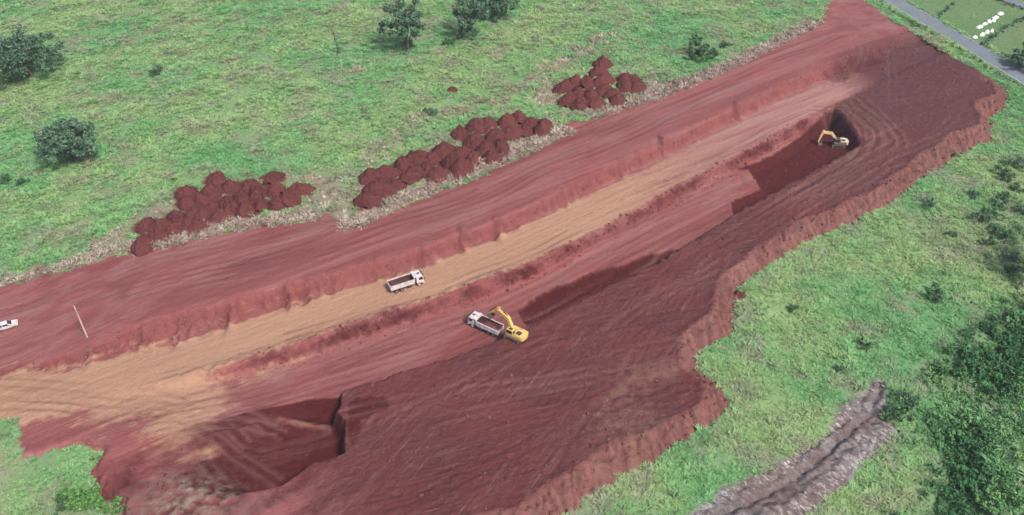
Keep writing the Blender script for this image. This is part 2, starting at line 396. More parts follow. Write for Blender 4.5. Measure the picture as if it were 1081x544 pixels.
def make_ground():
    m, n, l, b = mat('ground_soil_and_grass', 0.95, 0.08)
    t = NT(n, l); pos = t.pos()
    za, zb, zc = t.attr('soil_a'), t.attr('soil_b'), t.attr('soil_c')
    a = t.sep(za.outputs['Color']); bb = t.sep(zb.outputs['Color']); cc = t.sep(zc.outputs['Color'])
    tan, maroon, plat, emb = a[0], a[1], a[2], za.outputs['Alpha']
    grass, dry, rock, field = bb[0], bb[1], bb[2], zb.outputs['Alpha']
    lush, pale = cc[0], cc[1]
    along = t.mapping(pos, -HEAD, (0.035, 0.75, 1.0))
    along2 = t.mapping(pos, -HEAD, (0.05, 2.2, 1.0))
    s1 = t.noise(along, 1.0, 5, 0.62, 0.4); s2 = t.noise(along2, 1.0, 4, 0.6, 0.5)
    n1 = t.noise(pos, 0.08, 4, 0.6); n2 = t.noise(pos, 0.7, 5, 0.65); n3 = t.noise(pos, 3.0, 3, 0.6)
    red = t.mixc(t.ramp(s1, 0.34, 0.66), (0.190, 0.051, 0.049), (0.258, 0.090, 0.084))
    red = t.mixc(t.math('MULTIPLY', t.ramp(n1, 0.35, 0.65), 0.45), red, (0.215, 0.098, 0.096))
    red = t.mixc(t.math('MULTIPLY', t.math('MULTIPLY', t.ramp(s2, 0.5, 0.7), t.ramp(n1, 0.35, 0.6)), 0.45), red, (0.30, 0.145, 0.132))
    band = t.noise(t.mapping(pos, -HEAD, (0.007, 0.16, 1.0)), 1.0, 4, 0.6, 0.6)
    red = t.mixc(t.math('MULTIPLY', t.ramp(band, 0.48, 0.62), 0.6), red, (0.150, 0.043, 0.043))
    red = t.mixc(t.math('MULTIPLY', t.ramp(band, 0.46, 0.30), 0.55), red, (0.245, 0.135, 0.13))
    bat = t.mixc(t.ramp(n2, 0.3, 0.7), (0.160, 0.043, 0.040), (0.225, 0.080, 0.071))
    red = t.mixc(zc.outputs['Alpha'], red, bat)
    tanc = t.mixc(t.ramp(s2, 0.3, 0.7), (0.305, 0.165, 0.106), (0.365, 0.216, 0.142))
    tanf = t.ramp(t.math('ADD', tan, t.math('ADD', t.math('MULTIPLY', t.math('SUBTRACT', s1, 0.5), 1.5), t.math('MULTIPLY', t.math('SUBTRACT', n2, 0.5), 0.9))), 0.32, 0.80)
    tanf = t.math('MULTIPLY', tanf, t.ramp(tan, 0.02, 0.2))
    c = t.mixc(t.math('MULTIPLY', pale, t.ramp(s1, 0.25, 0.6)), red, (0.31, 0.165, 0.142))
    c = t.mixc(tanf, c, tanc)
    pl = t.mixc(t.ramp(s2, 0.32, 0.68), (0.066, 0.019, 0.021), (0.105, 0.036, 0.038))
    pl = t.mixc(t.math('MULTIPLY', t.ramp(n1, 0.42, 0.66), 0.6), pl, (0.118, 0.033, 0.034))
    pl = t.mixc(t.math('MULTIPLY', t.ramp(n2, 0.55, 0.75), 0.35), pl, (0.17, 0.092, 0.085))
    sc1 = t.noise(t.mapping(pos, -HEAD - R(24), (0.07, 1.6, 1.0)), 1.0, 5, 0.68, 0.9)
    sc2 = t.noise(t.mapping(pos, -HEAD + R(18), (0.10, 2.4, 1.0)), 1.0, 5, 0.68, 0.9)
    pl = t.mixc(t.math('MULTIPLY', t.ramp(sc1, 0.52, 0.68), t.ramp(n1, 0.42, 0.56)), pl, (0.175, 0.088, 0.084))
    pl = t.mixc(t.math('MULTIPLY', t.ramp(sc2, 0.52, 0.68), t.ramp(n1, 0.56, 0.42)), pl, (0.165, 0.075, 0.072))
    pl = t.mixc(t.math('MULTIPLY', t.ramp(sc2, 0.48, 0.34), 0.5), pl, (0.062, 0.020, 0.024))
    n0 = t.noise(pos, 0.035, 5, 0.62, 0.5)
    pl = t.mixc(t.math('MULTIPLY', t.ramp(n0, 0.45, 0.60), 0.6), pl, (0.130, 0.034, 0.033))
    pl = t.mixc(t.math('MULTIPLY', t.ramp(n0, 0.46, 0.34), 0.45), pl, (0.100, 0.046, 0.050))
    zd = t.attr('soil_d'); dd = t.sep(zd.outputs['Color'])
    pl = t.mixc(t.math('MULTIPLY', dd[2], 0.6), pl, t.mixc(t.ramp(n2, 0.3, 0.7), (0.062, 0.024, 0.030), (0.100, 0.045, 0.051)))
    c = t.mixc(plat, c, pl)
    em = t.mixc(t.ramp(n2, 0.3, 0.7), (0.112, 0.052, 0.042), (0.178, 0.098, 0.078))
    c = t.mixc(emb, c, em)
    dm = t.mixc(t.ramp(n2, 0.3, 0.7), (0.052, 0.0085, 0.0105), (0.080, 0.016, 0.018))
    maroonf = t.math('MULTIPLY', t.ramp(t.math('ADD', maroon, t.math('MULTIPLY', t.math('SUBTRACT', n2, 0.5), 0.8)), 0.22, 0.78), t.ramp(maroon, 0.0, 0.12))
    c = t.mixc(maroonf, c, dm)
    c = t.mixc(t.math('MULTIPLY', dd[0], 0.55), c, t.mixc(0.6, c, (0.27, 0.15, 0.125)))
    c = t.mixc(t.math('MULTIPLY', dd[1], 0.62), c, t.mixc(0.85, c, (0.060, 0.018, 0.019)))
    # pasture
    g = grass_colour(t, pos)
    g = t.mixc(lush, g, t.mixc(t.ramp(n2, 0.35, 0.65), G_LUSH, (0.075, 0.17, 0.06)))
    fcol = t.mixc(t.ramp(n1, 0.35, 0.65), (0.095, 0.17, 0.07), (0.125, 0.19, 0.085))
    g = t.mixc(field, g, fcol)
    g = t.mixc(t.math('MULTIPLY', t.ramp(n3, 0.5, 0.8), 0.25), g, (0.11, 0.10, 0.06))
    c = t.mixc(grass, c, g)
    dr = t.mixc(t.ramp(n2, 0.35, 0.65), (0.175, 0.115, 0.092), (0.25, 0.205, 0.155))
    dm_ = t.math('MULTIPLY', dry, t.ramp(n2, 0.25, 0.55))
    c = t.mixc(t.math('MULTIPLY', dm_, 0.85), c, dr)
    across = t.mapping(pos, R(-52), (0.5, 0.12, 0.4))
    rk = t.mixc(t.ramp(t.noise(across, 1.6, 5, 0.7, 0.6), 0.42, 0.66), (0.100, 0.083, 0.083), (0.225, 0.20, 0.197))
    rk = t.mixc(t.math('MULTIPLY', t.ramp(n1, 0.45, 0.6), 0.5), rk, (0.135, 0.080, 0.072))
    pw = t.math('MULTIPLY', t.ramp(t.noise(across, 3.2, 4, 0.7, 1.2), 0.52, 0.64), cc[2])
    rk = t.mixc(pw, rk, (0.42, 0.385, 0.385))
    c = t.mixc(rock, c, rk)
    c = t.mixc(t.ramp(n3, 0.2, 0.8), t.mixc(0.16, c, (0.02, 0.012, 0.01)), c)
    l.new(c, b.inputs['Base Color'])
    hb = t.math('ADD', t.math('MULTIPLY', n2, 1.0), t.math('MULTIPLY', n3, 0.5))
    hb = t.math('ADD', hb, t.math('MULTIPLY', t.math('ADD', sc1, sc2), t.math('MULTIPLY', plat, 0.3)))
    t.bump(hb, 0.8, 0.45, b)
    return m

def simple(name, col, rough=0.6, spec=0.4, var=0.15, scale=3.0, dirt=None, dirt_amt=0.0, metal=0.0):
    m, n, l, b = mat(name, rough, spec)
    t = NT(n, l)
    tc = n.new('ShaderNodeTexCoord').outputs['Object']
    nz = t.noise(tc, scale, 4, 0.6)
    dk = tuple(v * (1 - var) for v in col); lt = tuple(min(1, v * (1 + var)) for v in col)
    c = t.mixc(t.ramp(nz, 0.3, 0.7), dk, lt)
    if dirt:
        d = t.noise(tc, scale * 0.6, 5, 0.7)
        c = t.mixc(t.math('MULTIPLY', t.ramp(d, 0.40, 0.68), dirt_amt), c, dirt)
    l.new(c, b.inputs['Base Color'])
    b.inputs['Metallic'].default_value = metal
    return m

DUST = (0.28, 0.13, 0.10)
M = {}
M['ground'] = make_ground()
M['white'] = simple('white_truck_paint', (0.55, 0.53, 0.53), 0.45, 0.4, 0.06, 1.5, DUST, 0.6)
M['yellow'] = simple('yellow_machine_paint', (0.60, 0.42, 0.13), 0.5, 0.4, 0.1, 1.5, DUST, 0.35)
M['yellow_pale'] = simple('faded_yellow_paint', (0.70, 0.50, 0.26), 0.55, 0.35, 0.1, 1.5, DUST, 0.4)
M['cover_pale'] = simple('pale_engine_cover', (0.62, 0.55, 0.42), 0.55, 0.35, 0.1, 1.5, DUST, 0.35)
M['orange'] = simple('yellow_paint_lit_orange', (0.64, 0.34, 0.10), 0.5, 0.4, 0.1, 1.5, DUST, 0.35)  # machine yellow; the stick's different lighting is put into the colour
M['steel'] = simple('dusty_steel', (0.16, 0.13, 0.12), 0.6, 0.4, 0.25, 2.0, DUST, 0.5)
M['chrome'] = simple('cylinder_rod', (0.55, 0.55, 0.55), 0.25, 0.5, 0.05, 2.0, metal=1.0)
M['black'] = simple('black_rubber', (0.022, 0.02, 0.02), 0.85, 0.2, 0.3, 4.0, DUST, 0.35)
M['dark'] = simple('dark_panel', (0.03, 0.028, 0.03), 0.6, 0.3, 0.2, 3.0, DUST, 0.2)
M['glass'] = simple('dark_window_glass', (0.02, 0.025, 0.03), 0.12, 0.6, 0.1, 1.0)
M['lamp'] = simple('lamp_lens', (0.7, 0.7, 0.66), 0.2, 0.6, 0.05, 2.0)
M['redlamp'] = simple('red_lamp_lens', (0.4, 0.02, 0.02), 0.3, 0.5, 0.05, 2.0)
M['bed'] = simple('shaded_brown_bed', (0.075, 0.032, 0.030), 0.8, 0.2, 0.3, 1.2, DUST, 0.15)  # brown bed, with the empty box's deep shade put into the colour
M['earth'] = simple('loose_red_earth', (0.125, 0.042, 0.038), 0.98, 0.05, 0.35, 1.2, (0.17, 0.075, 0.066), 0.5)
M['timber'] = simple('weathered_pole_timber', (0.42, 0.34, 0.29), 0.9, 0.1, 0.25, 2.0)
M['bark'] = simple('grey_bark', (0.13, 0.105, 0.09), 0.95, 0.1, 0.3, 1.5)
M['ceramic'] = simple('brown_insulator', (0.20, 0.13, 0.10), 0.3, 0.5, 0.1, 2.0)
M['asphalt'] = simple('worn_asphalt', (0.125, 0.145, 0.165), 0.9, 0.2, 0.15, 0.25, (0.16, 0.17, 0.18), 0.5)
M['linepaint'] = simple('worn_line_paint', (0.42, 0.42, 0.40), 0.8, 0.2, 0.25, 0.6)
M['sheet'] = simple('white_plastic_sheet', (0.80, 0.81, 0.80), 0.5, 0.4, 0.05, 1.0)
M['rock'] = simple('pale_grey_rock', (0.30, 0.265, 0.265), 0.95, 0.1, 0.35, 0.9, (0.10, 0.07, 0.07), 0.7)

def leaf_mat(name, a, bcol, scale=0.8):
    m, n, l, b = mat(name, 0.75, 0.2)
    t = NT(n, l); pos = t.pos()
    ri = n.new('ShaderNodeNewGeometry').outputs['Random Per Island']
    f = t.math('ADD', t.math('MULTIPLY', t.noise(pos, scale, 3), 0.6), t.math('MULTIPLY', ri, 0.4))
    l.new(t.mixc(t.ramp(f, 0.3, 0.75), a, bcol), b.inputs['Base Color'])
    return m
M['leaf_dark'] = leaf_mat('dark_tree_leaves', (0.030, 0.075, 0.048), (0.115, 0.190, 0.110))
M['leaf_mid'] = leaf_mat('mid_green_leaves', (0.028, 0.078, 0.034), (0.075, 0.145, 0.060))
M['leaf_bright'] = leaf_mat('bright_shrub_leaves', (0.06, 0.15, 0.035), (0.12, 0.26, 0.07))
def tuft_mat():
    m, n, l, b = mat('pasture_grass_blades', 0.8, 0.15)
    t = NT(n, l); pos = t.pos()
    c = grass_colour(t, pos)
    tint = t.attr('tint', 'INSTANCER').outputs['Fac']
    c = t.mixc(1.0, c, (1.72, 1.72, 1.75), 'MULTIPLY')
    c = t.mixc(t.ramp(tint, 0.0, 0.3), (0.062, 0.150, 0.060), c)
    c = t.mixc(t.math('MULTIPLY', t.ramp(tint, 0.62, 1.0), 0.75), c, (0.40, 0.46, 0.22))
    l.new(c, b.inputs['Base Color'])
    tr = n.new('ShaderNodeBsdfTranslucent'); l.new(c, tr.inputs['Color'])
    mx = n.new('ShaderNodeMixShader'); mx.inputs[0].default_value = 0.42
    l.new(b.outputs[0], mx.inputs[1]); l.new(tr.outputs[0], mx.inputs[2]); l.new(mx.outputs[0], n['Material Output'].inputs['Surface'])
    return m
def inst_mat(name, lo, mid, hi):
    m, n, l, b = mat(name, 0.85, 0.1)
    t = NT(n, l)
    tint = t.attr('tint', 'INSTANCER').outputs['Fac']
    c = t.mixc(t.ramp(tint, 0, 0.5), lo, mid); c = t.mixc(t.ramp(tint, 0.5, 1.0), c, hi)
    l.new(c, b.inputs['Base Color']); return m
M['tuft'] = tuft_mat()
M['lush'] = inst_mat('lush_undergrowth_leaves', (0.038, 0.115, 0.044), (0.090, 0.205, 0.074), (0.165, 0.30, 0.115))
M['straw'] = inst_mat('dead_cane_stalks', (0.18, 0.125, 0.10), (0.36, 0.28, 0.225), (0.56, 0.48, 0.41))
M['clod'] = inst_mat('loose_earth_clods', (0.080, 0.026, 0.026), (0.118, 0.046, 0.042), (0.19, 0.092, 0.08))

# ------------------------------------------------------------------ the ground sheet
def spaced(a, b, d0, d1):
    out = [a]
    while out[-1] < b:
        t = (out[-1] - a) / (b - a); out.append(out[-1] + d0 + (d1 - d0) * t)
    return out
def tail(start, sign, d, end):
    out = []; x = start
    while abs(x) < end or (sign < 0 and x > -end):
        d *= 1.35; x += sign * d; out.append(x)
        if abs(x) > end: break
    return out
xs = np.array(list(reversed(tail(-205, -1, 1.0, 4000))) + list(np.arange(-205, 205.01, 0.42)) + tail(205, 1, 1.0, 4000))
yc = spaced(74.0, 325.0, 0.27, 0.66)
ys = np.array(list(reversed(tail(74.0, -1, 1.0, 1500))) + yc + tail(yc[-1], 1, 1.5, 7000))
GX, GY = np.meshgrid(xs, ys)
F = fields(GX, GY)
HGT = F['h']
nyr, nxc = GX.shape
F['light'] = np.zeros_like(HGT); F['dark'] = F['rill'].copy()
def tyre_track(pts, gauge, width, light, dark, depth, seed, wander=1.0):
    """a pair of wheel ruts pressed into the soil along a path"""
    pts = np.array(pts, dtype=float); seg = np.linalg.norm(np.diff(pts, axis=0), axis=1); tt = np.concatenate([[0], np.cumsum(seg)])
    q = np.arange(0, tt[-1], 3.0); px = np.interp(q, tt, pts[:, 0]); py = np.interp(q, tt, pts[:, 1])
    for _ in range(3):
        px[1:-1] = (px[:-2] + 2 * px[1:-1] + px[2:]) / 4; py[1:-1] = (py[:-2] + 2 * py[1:-1] + py[2:]) / 4
    wob = wander * noise(q * .035, q * 0 + seed * 1.37, 44); tx = np.gradient(px); ty = np.gradient(py); ln = np.hypot(tx, ty) + 1e-9
    px = px - ty / ln * wob; py = py + tx / ln * wob
    ca = np.clip(.55 + 1.1 * noise(q * .06, q * 0 + seed * 3.3, 45), 0, 1)
    for k in range(len(q) - 1):
        ax, ay, bx, by = px[k], py[k], px[k + 1], py[k + 1]; r = gauge + width * 2.5
        i0, i1 = np.searchsorted(xs, [min(ax, bx) - r, max(ax, bx) + r]); j0, j1 = np.searchsorted(ys, [min(ay, by) - r, max(ay, by) + r])
        if i1 <= i0 or j1 <= j0: continue
        X = GX[j0:j1, i0:i1]; Y = GY[j0:j1, i0:i1]; ex, ey = bx - ax, by - ay; L = math.hypot(ex, ey)
        t = ((X - ax) * ex + (Y - ay) * ey) / L ** 2; d = ((X - ax) * ey - (Y - ay) * ex) / L
        m = ((t >= 0) & (t < 1)) * F['pit_free'][j0:j1, i0:i1]
        rut = (np.exp(-((np.abs(d) - gauge) / width) ** 2)) * m * ca[k]
        lip = np.exp(-((np.abs(d) - gauge - 1.7 * width) / (width * .7)) ** 2) * m * ca[k]
        F['light'][j0:j1, i0:i1] = np.maximum(F['light'][j0:j1, i0:i1], light * rut + .25 * light * lip); F['dark'][j0:j1, i0:i1] = np.maximum(F['dark'][j0:j1, i0:i1], dark * rut)
        HGT[j0:j1, i0:i1] += depth * (.6 * lip - rut)
F['pit_free'] = (1 - F['grass'])
def uwpath(us, ws): return [to_xy(a, b) for a, b in zip(us, ws)]
tr_rg = np.random.default_rng(77); UU = np.arange(-30, 252, 6.0)
for k in range(9):                                   # haul road
    f = tr_rg.uniform(.15, .85); a, b = sorted(tr_rg.uniform(-30, 250, 2)); b = max(b, a + 60)
    u_ = UU[(UU >= a) & (UU <= b)]
    if len(u_) > 3: tyre_track(uwpath(u_, np.interp(u_, *BB) * (1 - f) + np.interp(u_, *RL) * f), 1.0, .38, 1.0 if k % 3 else 0, 0 if k % 3 else .8, .05, k, 1.6)
for k in range(9):                                   # lower bench
    f = tr_rg.uniform(.22, .85); a = tr_rg.uniform(5, 60); u_ = np.arange(a, tr_rg.uniform(120, 172), 5.0)
    tyre_track(uwpath(u_, np.interp(u_, *RL) * (1 - f) + np.interp(u_, *WL) * f), 1.0, .38, 1.0 if k % 2 else 0, 0 if k % 2 else .7, .06, 20 + k, 1.4)
for k in range(13):                                  # upper track
    off = tr_rg.uniform(3, 22); a = tr_rg.uniform(-30, 120); u_ = np.arange(a, min(262, a + tr_rg.uniform(80, 200)), 5.0)
    tyre_track(uwpath(u_, np.interp(u_, *BT) - off), 1.0, .42, .9 if k % 2 else 0, 0 if k % 2 else .85, .06, 40 + k, 2.0)
for k in range(11):                                  # fan where the tracks part at the left end
    c0 = P(tr_rg.uniform(-20, 90), tr_rg.uniform(404, 436), -3.1); c1 = P(tr_rg.uniform(165, 200), tr_rg.uniform(412, 448), -3.2)
    c2 = P(*[(300, 448), (260, 470), (330, 385), (290, 500), (240, 520)][k % 5], -5)
    tyre_track([c0, c1, c2], 1.0, .40, 1.0 if k % 3 else 0, 0 if k % 3 else .7, .07, 60 + k, 1.5)
for k in range(7):                                   # down the ramp into the near pit
    c0 = P(tr_rg.uniform(160, 215), tr_rg.uniform(430, 485), -3.4); c1 = P(tr_rg.uniform(270, 300), tr_rg.uniform(450, 490), -6.5); c2 = P(345, tr_rg.uniform(452, 470), -8.8)
    tyre_track([c0, c1, c2], 1.0, .36, .3 if k % 2 else 0, 0 if k % 2 else .6, .07, 80 + k, .8)
for k in range(6):                                   # round the head of the far pit
    o = 2.2 + 1.9 * k
    loop = [to_xy(120 + 6 * k, 37.2 + .9 * o), to_xy(165, 33 + o), to_xy(200, 30.5 + o), to_xy(209 + .8 * o, 27 + .4 * o), to_xy(212 + o, 20), to_xy(211 + o, 12), to_xy(205 + o, 8.5)]
    tyre_track(loop, 1.15, .42, .8 if k % 2 else .2, .9 if k % 2 == 0 else .1, .13, 100 + k, .5)
for k in range(46):                                  # dozer passes over the plateau
    a = tr_rg.uniform(45, 240); b = np.interp(a, *WL) + tr_rg.uniform(2, 32); L = tr_rg.uniform(18, 60); h_ = tr_rg.normal() * .16 + (.22 if a < 110 else 0)
    p_ = [to_xy(a + L * q, b + L * q * math.tan(h_) + 3 * math.sin(q * 2 + k)) for q in (-.5, -.17, .17, .5)]
    tyre_track(p_, 1.1, .40, .55 if k % 2 else 0, 0 if k % 2 else .9, .11, 120 + k, 1.2)
for k in range(12):                                  # far end, turning area
    a = tr_rg.uniform(232, 285); b = tr_rg.uniform(-8, 34); L = tr_rg.uniform(18, 45); h_ = tr_rg.uniform(-.9, .5)
    tyre_track([to_xy(a + L * q * math.cos(h_), b + L * q * math.sin(h_)) for q in (-.5, 0, .5)], 1.0, .42, .4 if k % 2 else 0, 0 if k % 2 else .8, .07, 180 + k, 2.0)

def hat(x, y):
    """ground height by bilinear lookup"""
    x = np.asarray(x, dtype=float); y = np.asarray(y, dtype=float)
    i = np.clip(np.searchsorted(xs, x) - 1, 0, nxc - 2); j = np.clip(np.searchsorted(ys, y) - 1, 0, nyr - 2)
    fx = np.clip((x - xs[i]) / (xs[i + 1] - xs[i]), 0, 1); fy = np.clip((y - ys[j]) / (ys[j + 1] - ys[j]), 0, 1)
    return (HGT[j, i] * (1 - fx) + HGT[j, i + 1] * fx) * (1 - fy) + (HGT[j + 1, i] * (1 - fx) + HGT[j + 1, i + 1] * fx) * fy
def near(name, x, y):
    i = np.clip(np.searchsorted(xs, x), 0, nxc - 1); j = np.clip(np.searchsorted(ys, y), 0, nyr - 1)
    return F[name][j, i]

def on_ground(px, py, lift=0.0):
    """the ground point that the photo shows at px, py"""
    z = -3.0
    for _ in range(25):
        x, y = P(px, py, z + lift); z = 0.5 * z + 0.5 * float(hat(x, y))
    x, y = P(px, py, z + lift)
    return Vector((x, y, float(hat(x, y))))

def mesh_np(name, verts, faces, material, parent=None, smooth=False):
    me = bpy.data.meshes.new(name)
    verts = np.asarray(verts, dtype=np.float32); faces = np.asarray(faces, dtype=np.int32)
    k = faces.shape[1]
    me.vertices.add(len(verts)); me.vertices.foreach_set('co', verts.ravel())
    me.loops.add(faces.size); me.loops.foreach_set('vertex_index', faces.ravel())
    me.polygons.add(len(faces)); me.polygons.foreach_set('loop_start', np.arange(len(faces), dtype=np.int32) * k)
    me.polygons.foreach_set('loop_total', np.full(len(faces), k, dtype=np.int32))
    if smooth: me.polygons.foreach_set('use_smooth', np.ones(len(faces), dtype=bool))
    me.update(calc_edges=True); me.validate()
    if material: me.materials.append(material)
    return me

def link(name, me, parent=None, **props):
    o = bpy.data.objects.new(name, me); COL.objects.link(o)
    if parent is not None: o.parent = parent
    for k, v in props.items():
        if v is not None: o[k] = v
    return o

J, I = np.meshgrid(np.arange(nyr - 1), np.arange(nxc - 1), indexing='ij')
q00 = (J * nxc + I).ravel()
QUADS = np.stack([q00, q00 + 1, q00 + 1 + nxc, q00 + nxc], axis=1)
ZF = F['zone'].ravel()[q00]
ALLV = np.stack([GX.ravel(), GY.ravel(), HGT.ravel()], axis=1)
SA = np.stack([F['tan'], F['maroon'], F['plat'], F['emb']], axis=-1).reshape(-1, 4).astype(np.float32)
SB = np.stack([F['grass'], F['dry'], F['rock'], F['field']], axis=-1).reshape(-1, 4).astype(np.float32)
SC = np.stack([F['lush'], F['pale'], F['white'], F['bat']], axis=-1).reshape(-1, 4).astype(np.float32)
SD = np.stack([F['light'], F['dark'], ss(150, 235, to_uw(GX, GY)[0]), F['light'] * 0], axis=-1).reshape(-1, 4).astype(np.float32)
ZNAMES = {0: ('grass_ground', 'rough green pasture ground around the red earthworks', 'pasture'),
    1: ('dirt_track', 'pinkish red dirt track along the top of the cut', 'track'),
    2: ('cut_slope', 'gouged red batter slope above the tan haul road', 'slope'),
    3: ('haul_road', 'tan dusty haul road running up the middle of the site', 'road'),
    4: ('lower_bench', 'smooth red bench below the haul road with wheel tracks', 'terrace'),
    5: ('soil_plateau', 'dark furrowed plateau of stripped earth beside the cut', 'plateau'),
    6: ('fill_slope', 'brown tipped fill slope falling to the green pasture', 'slope'),
    7: ('excavated_trench', 'dark maroon trench being dug along the plateau edge', 'trench'),
    8: ('excavated_pit', 'deep dark red pit with a sheer right wall near the bottom edge', 'pit'),
    9: ('gully_bank', 'eroded grey mauve gully bank crossing the green pasture', 'gully'),
    10: ('field', 'smooth pale green fields beyond the asphalt road', 'field')}
for zid, (nm, lab, cat) in ZNAMES.items():
    fs = QUADS[ZF == zid]
    if not len(fs): continue
    idx, inv = np.unique(fs, return_inverse=True)
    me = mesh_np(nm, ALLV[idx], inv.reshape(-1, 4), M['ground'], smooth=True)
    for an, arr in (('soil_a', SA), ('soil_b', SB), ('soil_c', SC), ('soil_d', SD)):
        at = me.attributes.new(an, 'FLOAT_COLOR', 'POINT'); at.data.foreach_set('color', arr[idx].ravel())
    link(nm, me, kind='structure', label=lab, category=cat)

# ------------------------------------------------------------------ mesh helpers
class MB:
    def __init__(s): s.v = []; s.f = []
    def add(s, verts, faces):
        o = len(s.v); s.v += [tuple(v) for v in verts]; s.f += [tuple(i + o for i in f) for f in faces]; return s
    def box(s, x0, x1, y0, y1, z0, z1):
        return s.add([(x0, y0, z0), (x1, y0, z0), (x1, y1, z0), (x0, y1, z0), (x0, y0, z1), (x1, y0, z1), (x1, y1, z1), (x0, y1, z1)],
                     [(0, 3, 2, 1), (4, 5, 6, 7), (0, 1, 5, 4), (1, 2, 6, 5), (2, 3, 7, 6), (3, 0, 4, 7)])
    def prism(s, prof, y0, y1):
        """prof: (x, z) outline, extruded along y"""
        n = len(prof)
        a = sum(prof[i][0] * prof[(i + 1) % n][1] - prof[(i + 1) % n][0] * prof[i][1] for i in range(n))
        if a < 0: prof = prof[::-1]
        return s.add([(x, y0, z) for x, z in prof] + [(x, y1, z) for x, z in prof],
                     [tuple(range(n)), tuple(range(2 * n - 1, n - 1, -1))] + [(i + n, (i + 1) % n + n, (i + 1) % n, i) for i in range(n)])
    def tube(s, p0, p1, r0, r1=None, n=10):
        r1 = r0 if r1 is None else r1
        p0, p1 = Vector(p0), Vector(p1); d = (p1 - p0).normalized()
        a = d.orthogonal().normalized(); b = d.cross(a)
        vs = []
        for p, r in ((p0, r0), (p1, r1)):
            vs += [p + (a * math.cos(2 * math.pi * k / n) + b * math.sin(2 * math.pi * k / n)) * r for k in range(n)]
        return s.add(vs, [tuple(range(n - 1, -1, -1)), tuple(range(n, 2 * n))] + [(k, (k + 1) % n, (k + 1) % n + n, k + n) for k in range(n)])
    def build(s, name, material, parent=None, bevel=0.0, smooth=False, **props):
        me = bpy.data.meshes.new(name); me.from_pydata(s.v, [], s.f); me.materials.append(material)
        if bevel > 0:
            bm = bmesh.new(); bm.from_mesh(me)
            bmesh.ops.bevel(bm, geom=bm.edges[:], offset=bevel, segments=2, affect='EDGES', clamp_overlap=True)
            bm.to_mesh(me); bm.free()
        if smooth: me.polygons.foreach_set('use_smooth', np.ones(len(me.polygons), dtype=bool))
        me.update()
        return link(name, me, parent, **props)

def thing(name, loc, rz, label, category, group=None, tilt=(0, 0)):
    return link_empty(name, loc, (tilt[0], tilt[1], rz), label, category, group)
def link_empty(name, loc, rot, label, category, group):
    o = bpy.data.objects.new(name, None); COL.objects.link(o)
    o.empty_display_size = 0.5
    o.location = loc; o.rotation_euler = rot
    o['label'] = label; o['category'] = category
    if group: o['group'] = group
    return o

# ------------------------------------------------------------------ asphalt road
def strip(path, half, lift, off=0.0, step=3.0):
    pts = [np.array(p) for p in path]; out = []
    for a, b in zip(pts[:-1], pts[1:]):
        k = max(2, int(np.linalg.norm(b - a) / step))
        out += [a + (b - a) * i / k for i in range(k)]
    out.append(pts[-1]); out = np.array(out)
    tg = np.gradient(out, axis=0); tg /= np.linalg.norm(tg, axis=1)[:, None]
    nr = np.stack([tg[:, 1], -tg[:, 0]], axis=1)
    l = out + nr * (off - half); r = out + nr * (off + half)
    z = hat(out[:, 0], out[:, 1]) + lift
    v = np.concatenate([np.column_stack([l, z]), np.column_stack([r, z])]); n = len(out)
    return v, np.array([(i, i + n, i + n + 1, i + 1) for i in range(n - 1)])
rv, rf = strip(ROAD, 4.0, 0.12)
link('asphalt_road', mesh_np('asphalt_road', rv, rf, M['asphalt']), kind='structure', label='straight grey asphalt road crossing the top right corner', category='road')
for sgn in (-1, 1):
    ev, ef = strip(ROAD, 0.09, 0.135, sgn * 3.6)
    link('road_edge_line', mesh_np('road_edge_line', ev, ef, M['linepaint']), kind='structure', label='worn pale edge line on the %s side of the asphalt road' % ('field' if sgn < 0 else 'site'), category='road marking')

# ------------------------------------------------------------------ vehicles
def wheel(parent, x, y, r, wdt, rim_mat):
    s = 1 if y > 0 else -1
    w = MB().tube((x, y - wdt / 2, r), (x, y + wdt / 2, r), r, n=20).build('wheel', M['black'], parent, 0.03)
    MB().tube((x, y + s * (wdt / 2 - .02), r), (x, y + s * (wdt / 2 + 0.03), r), r * 0.55, n=14).build('rim', rim_mat, w)
    return w

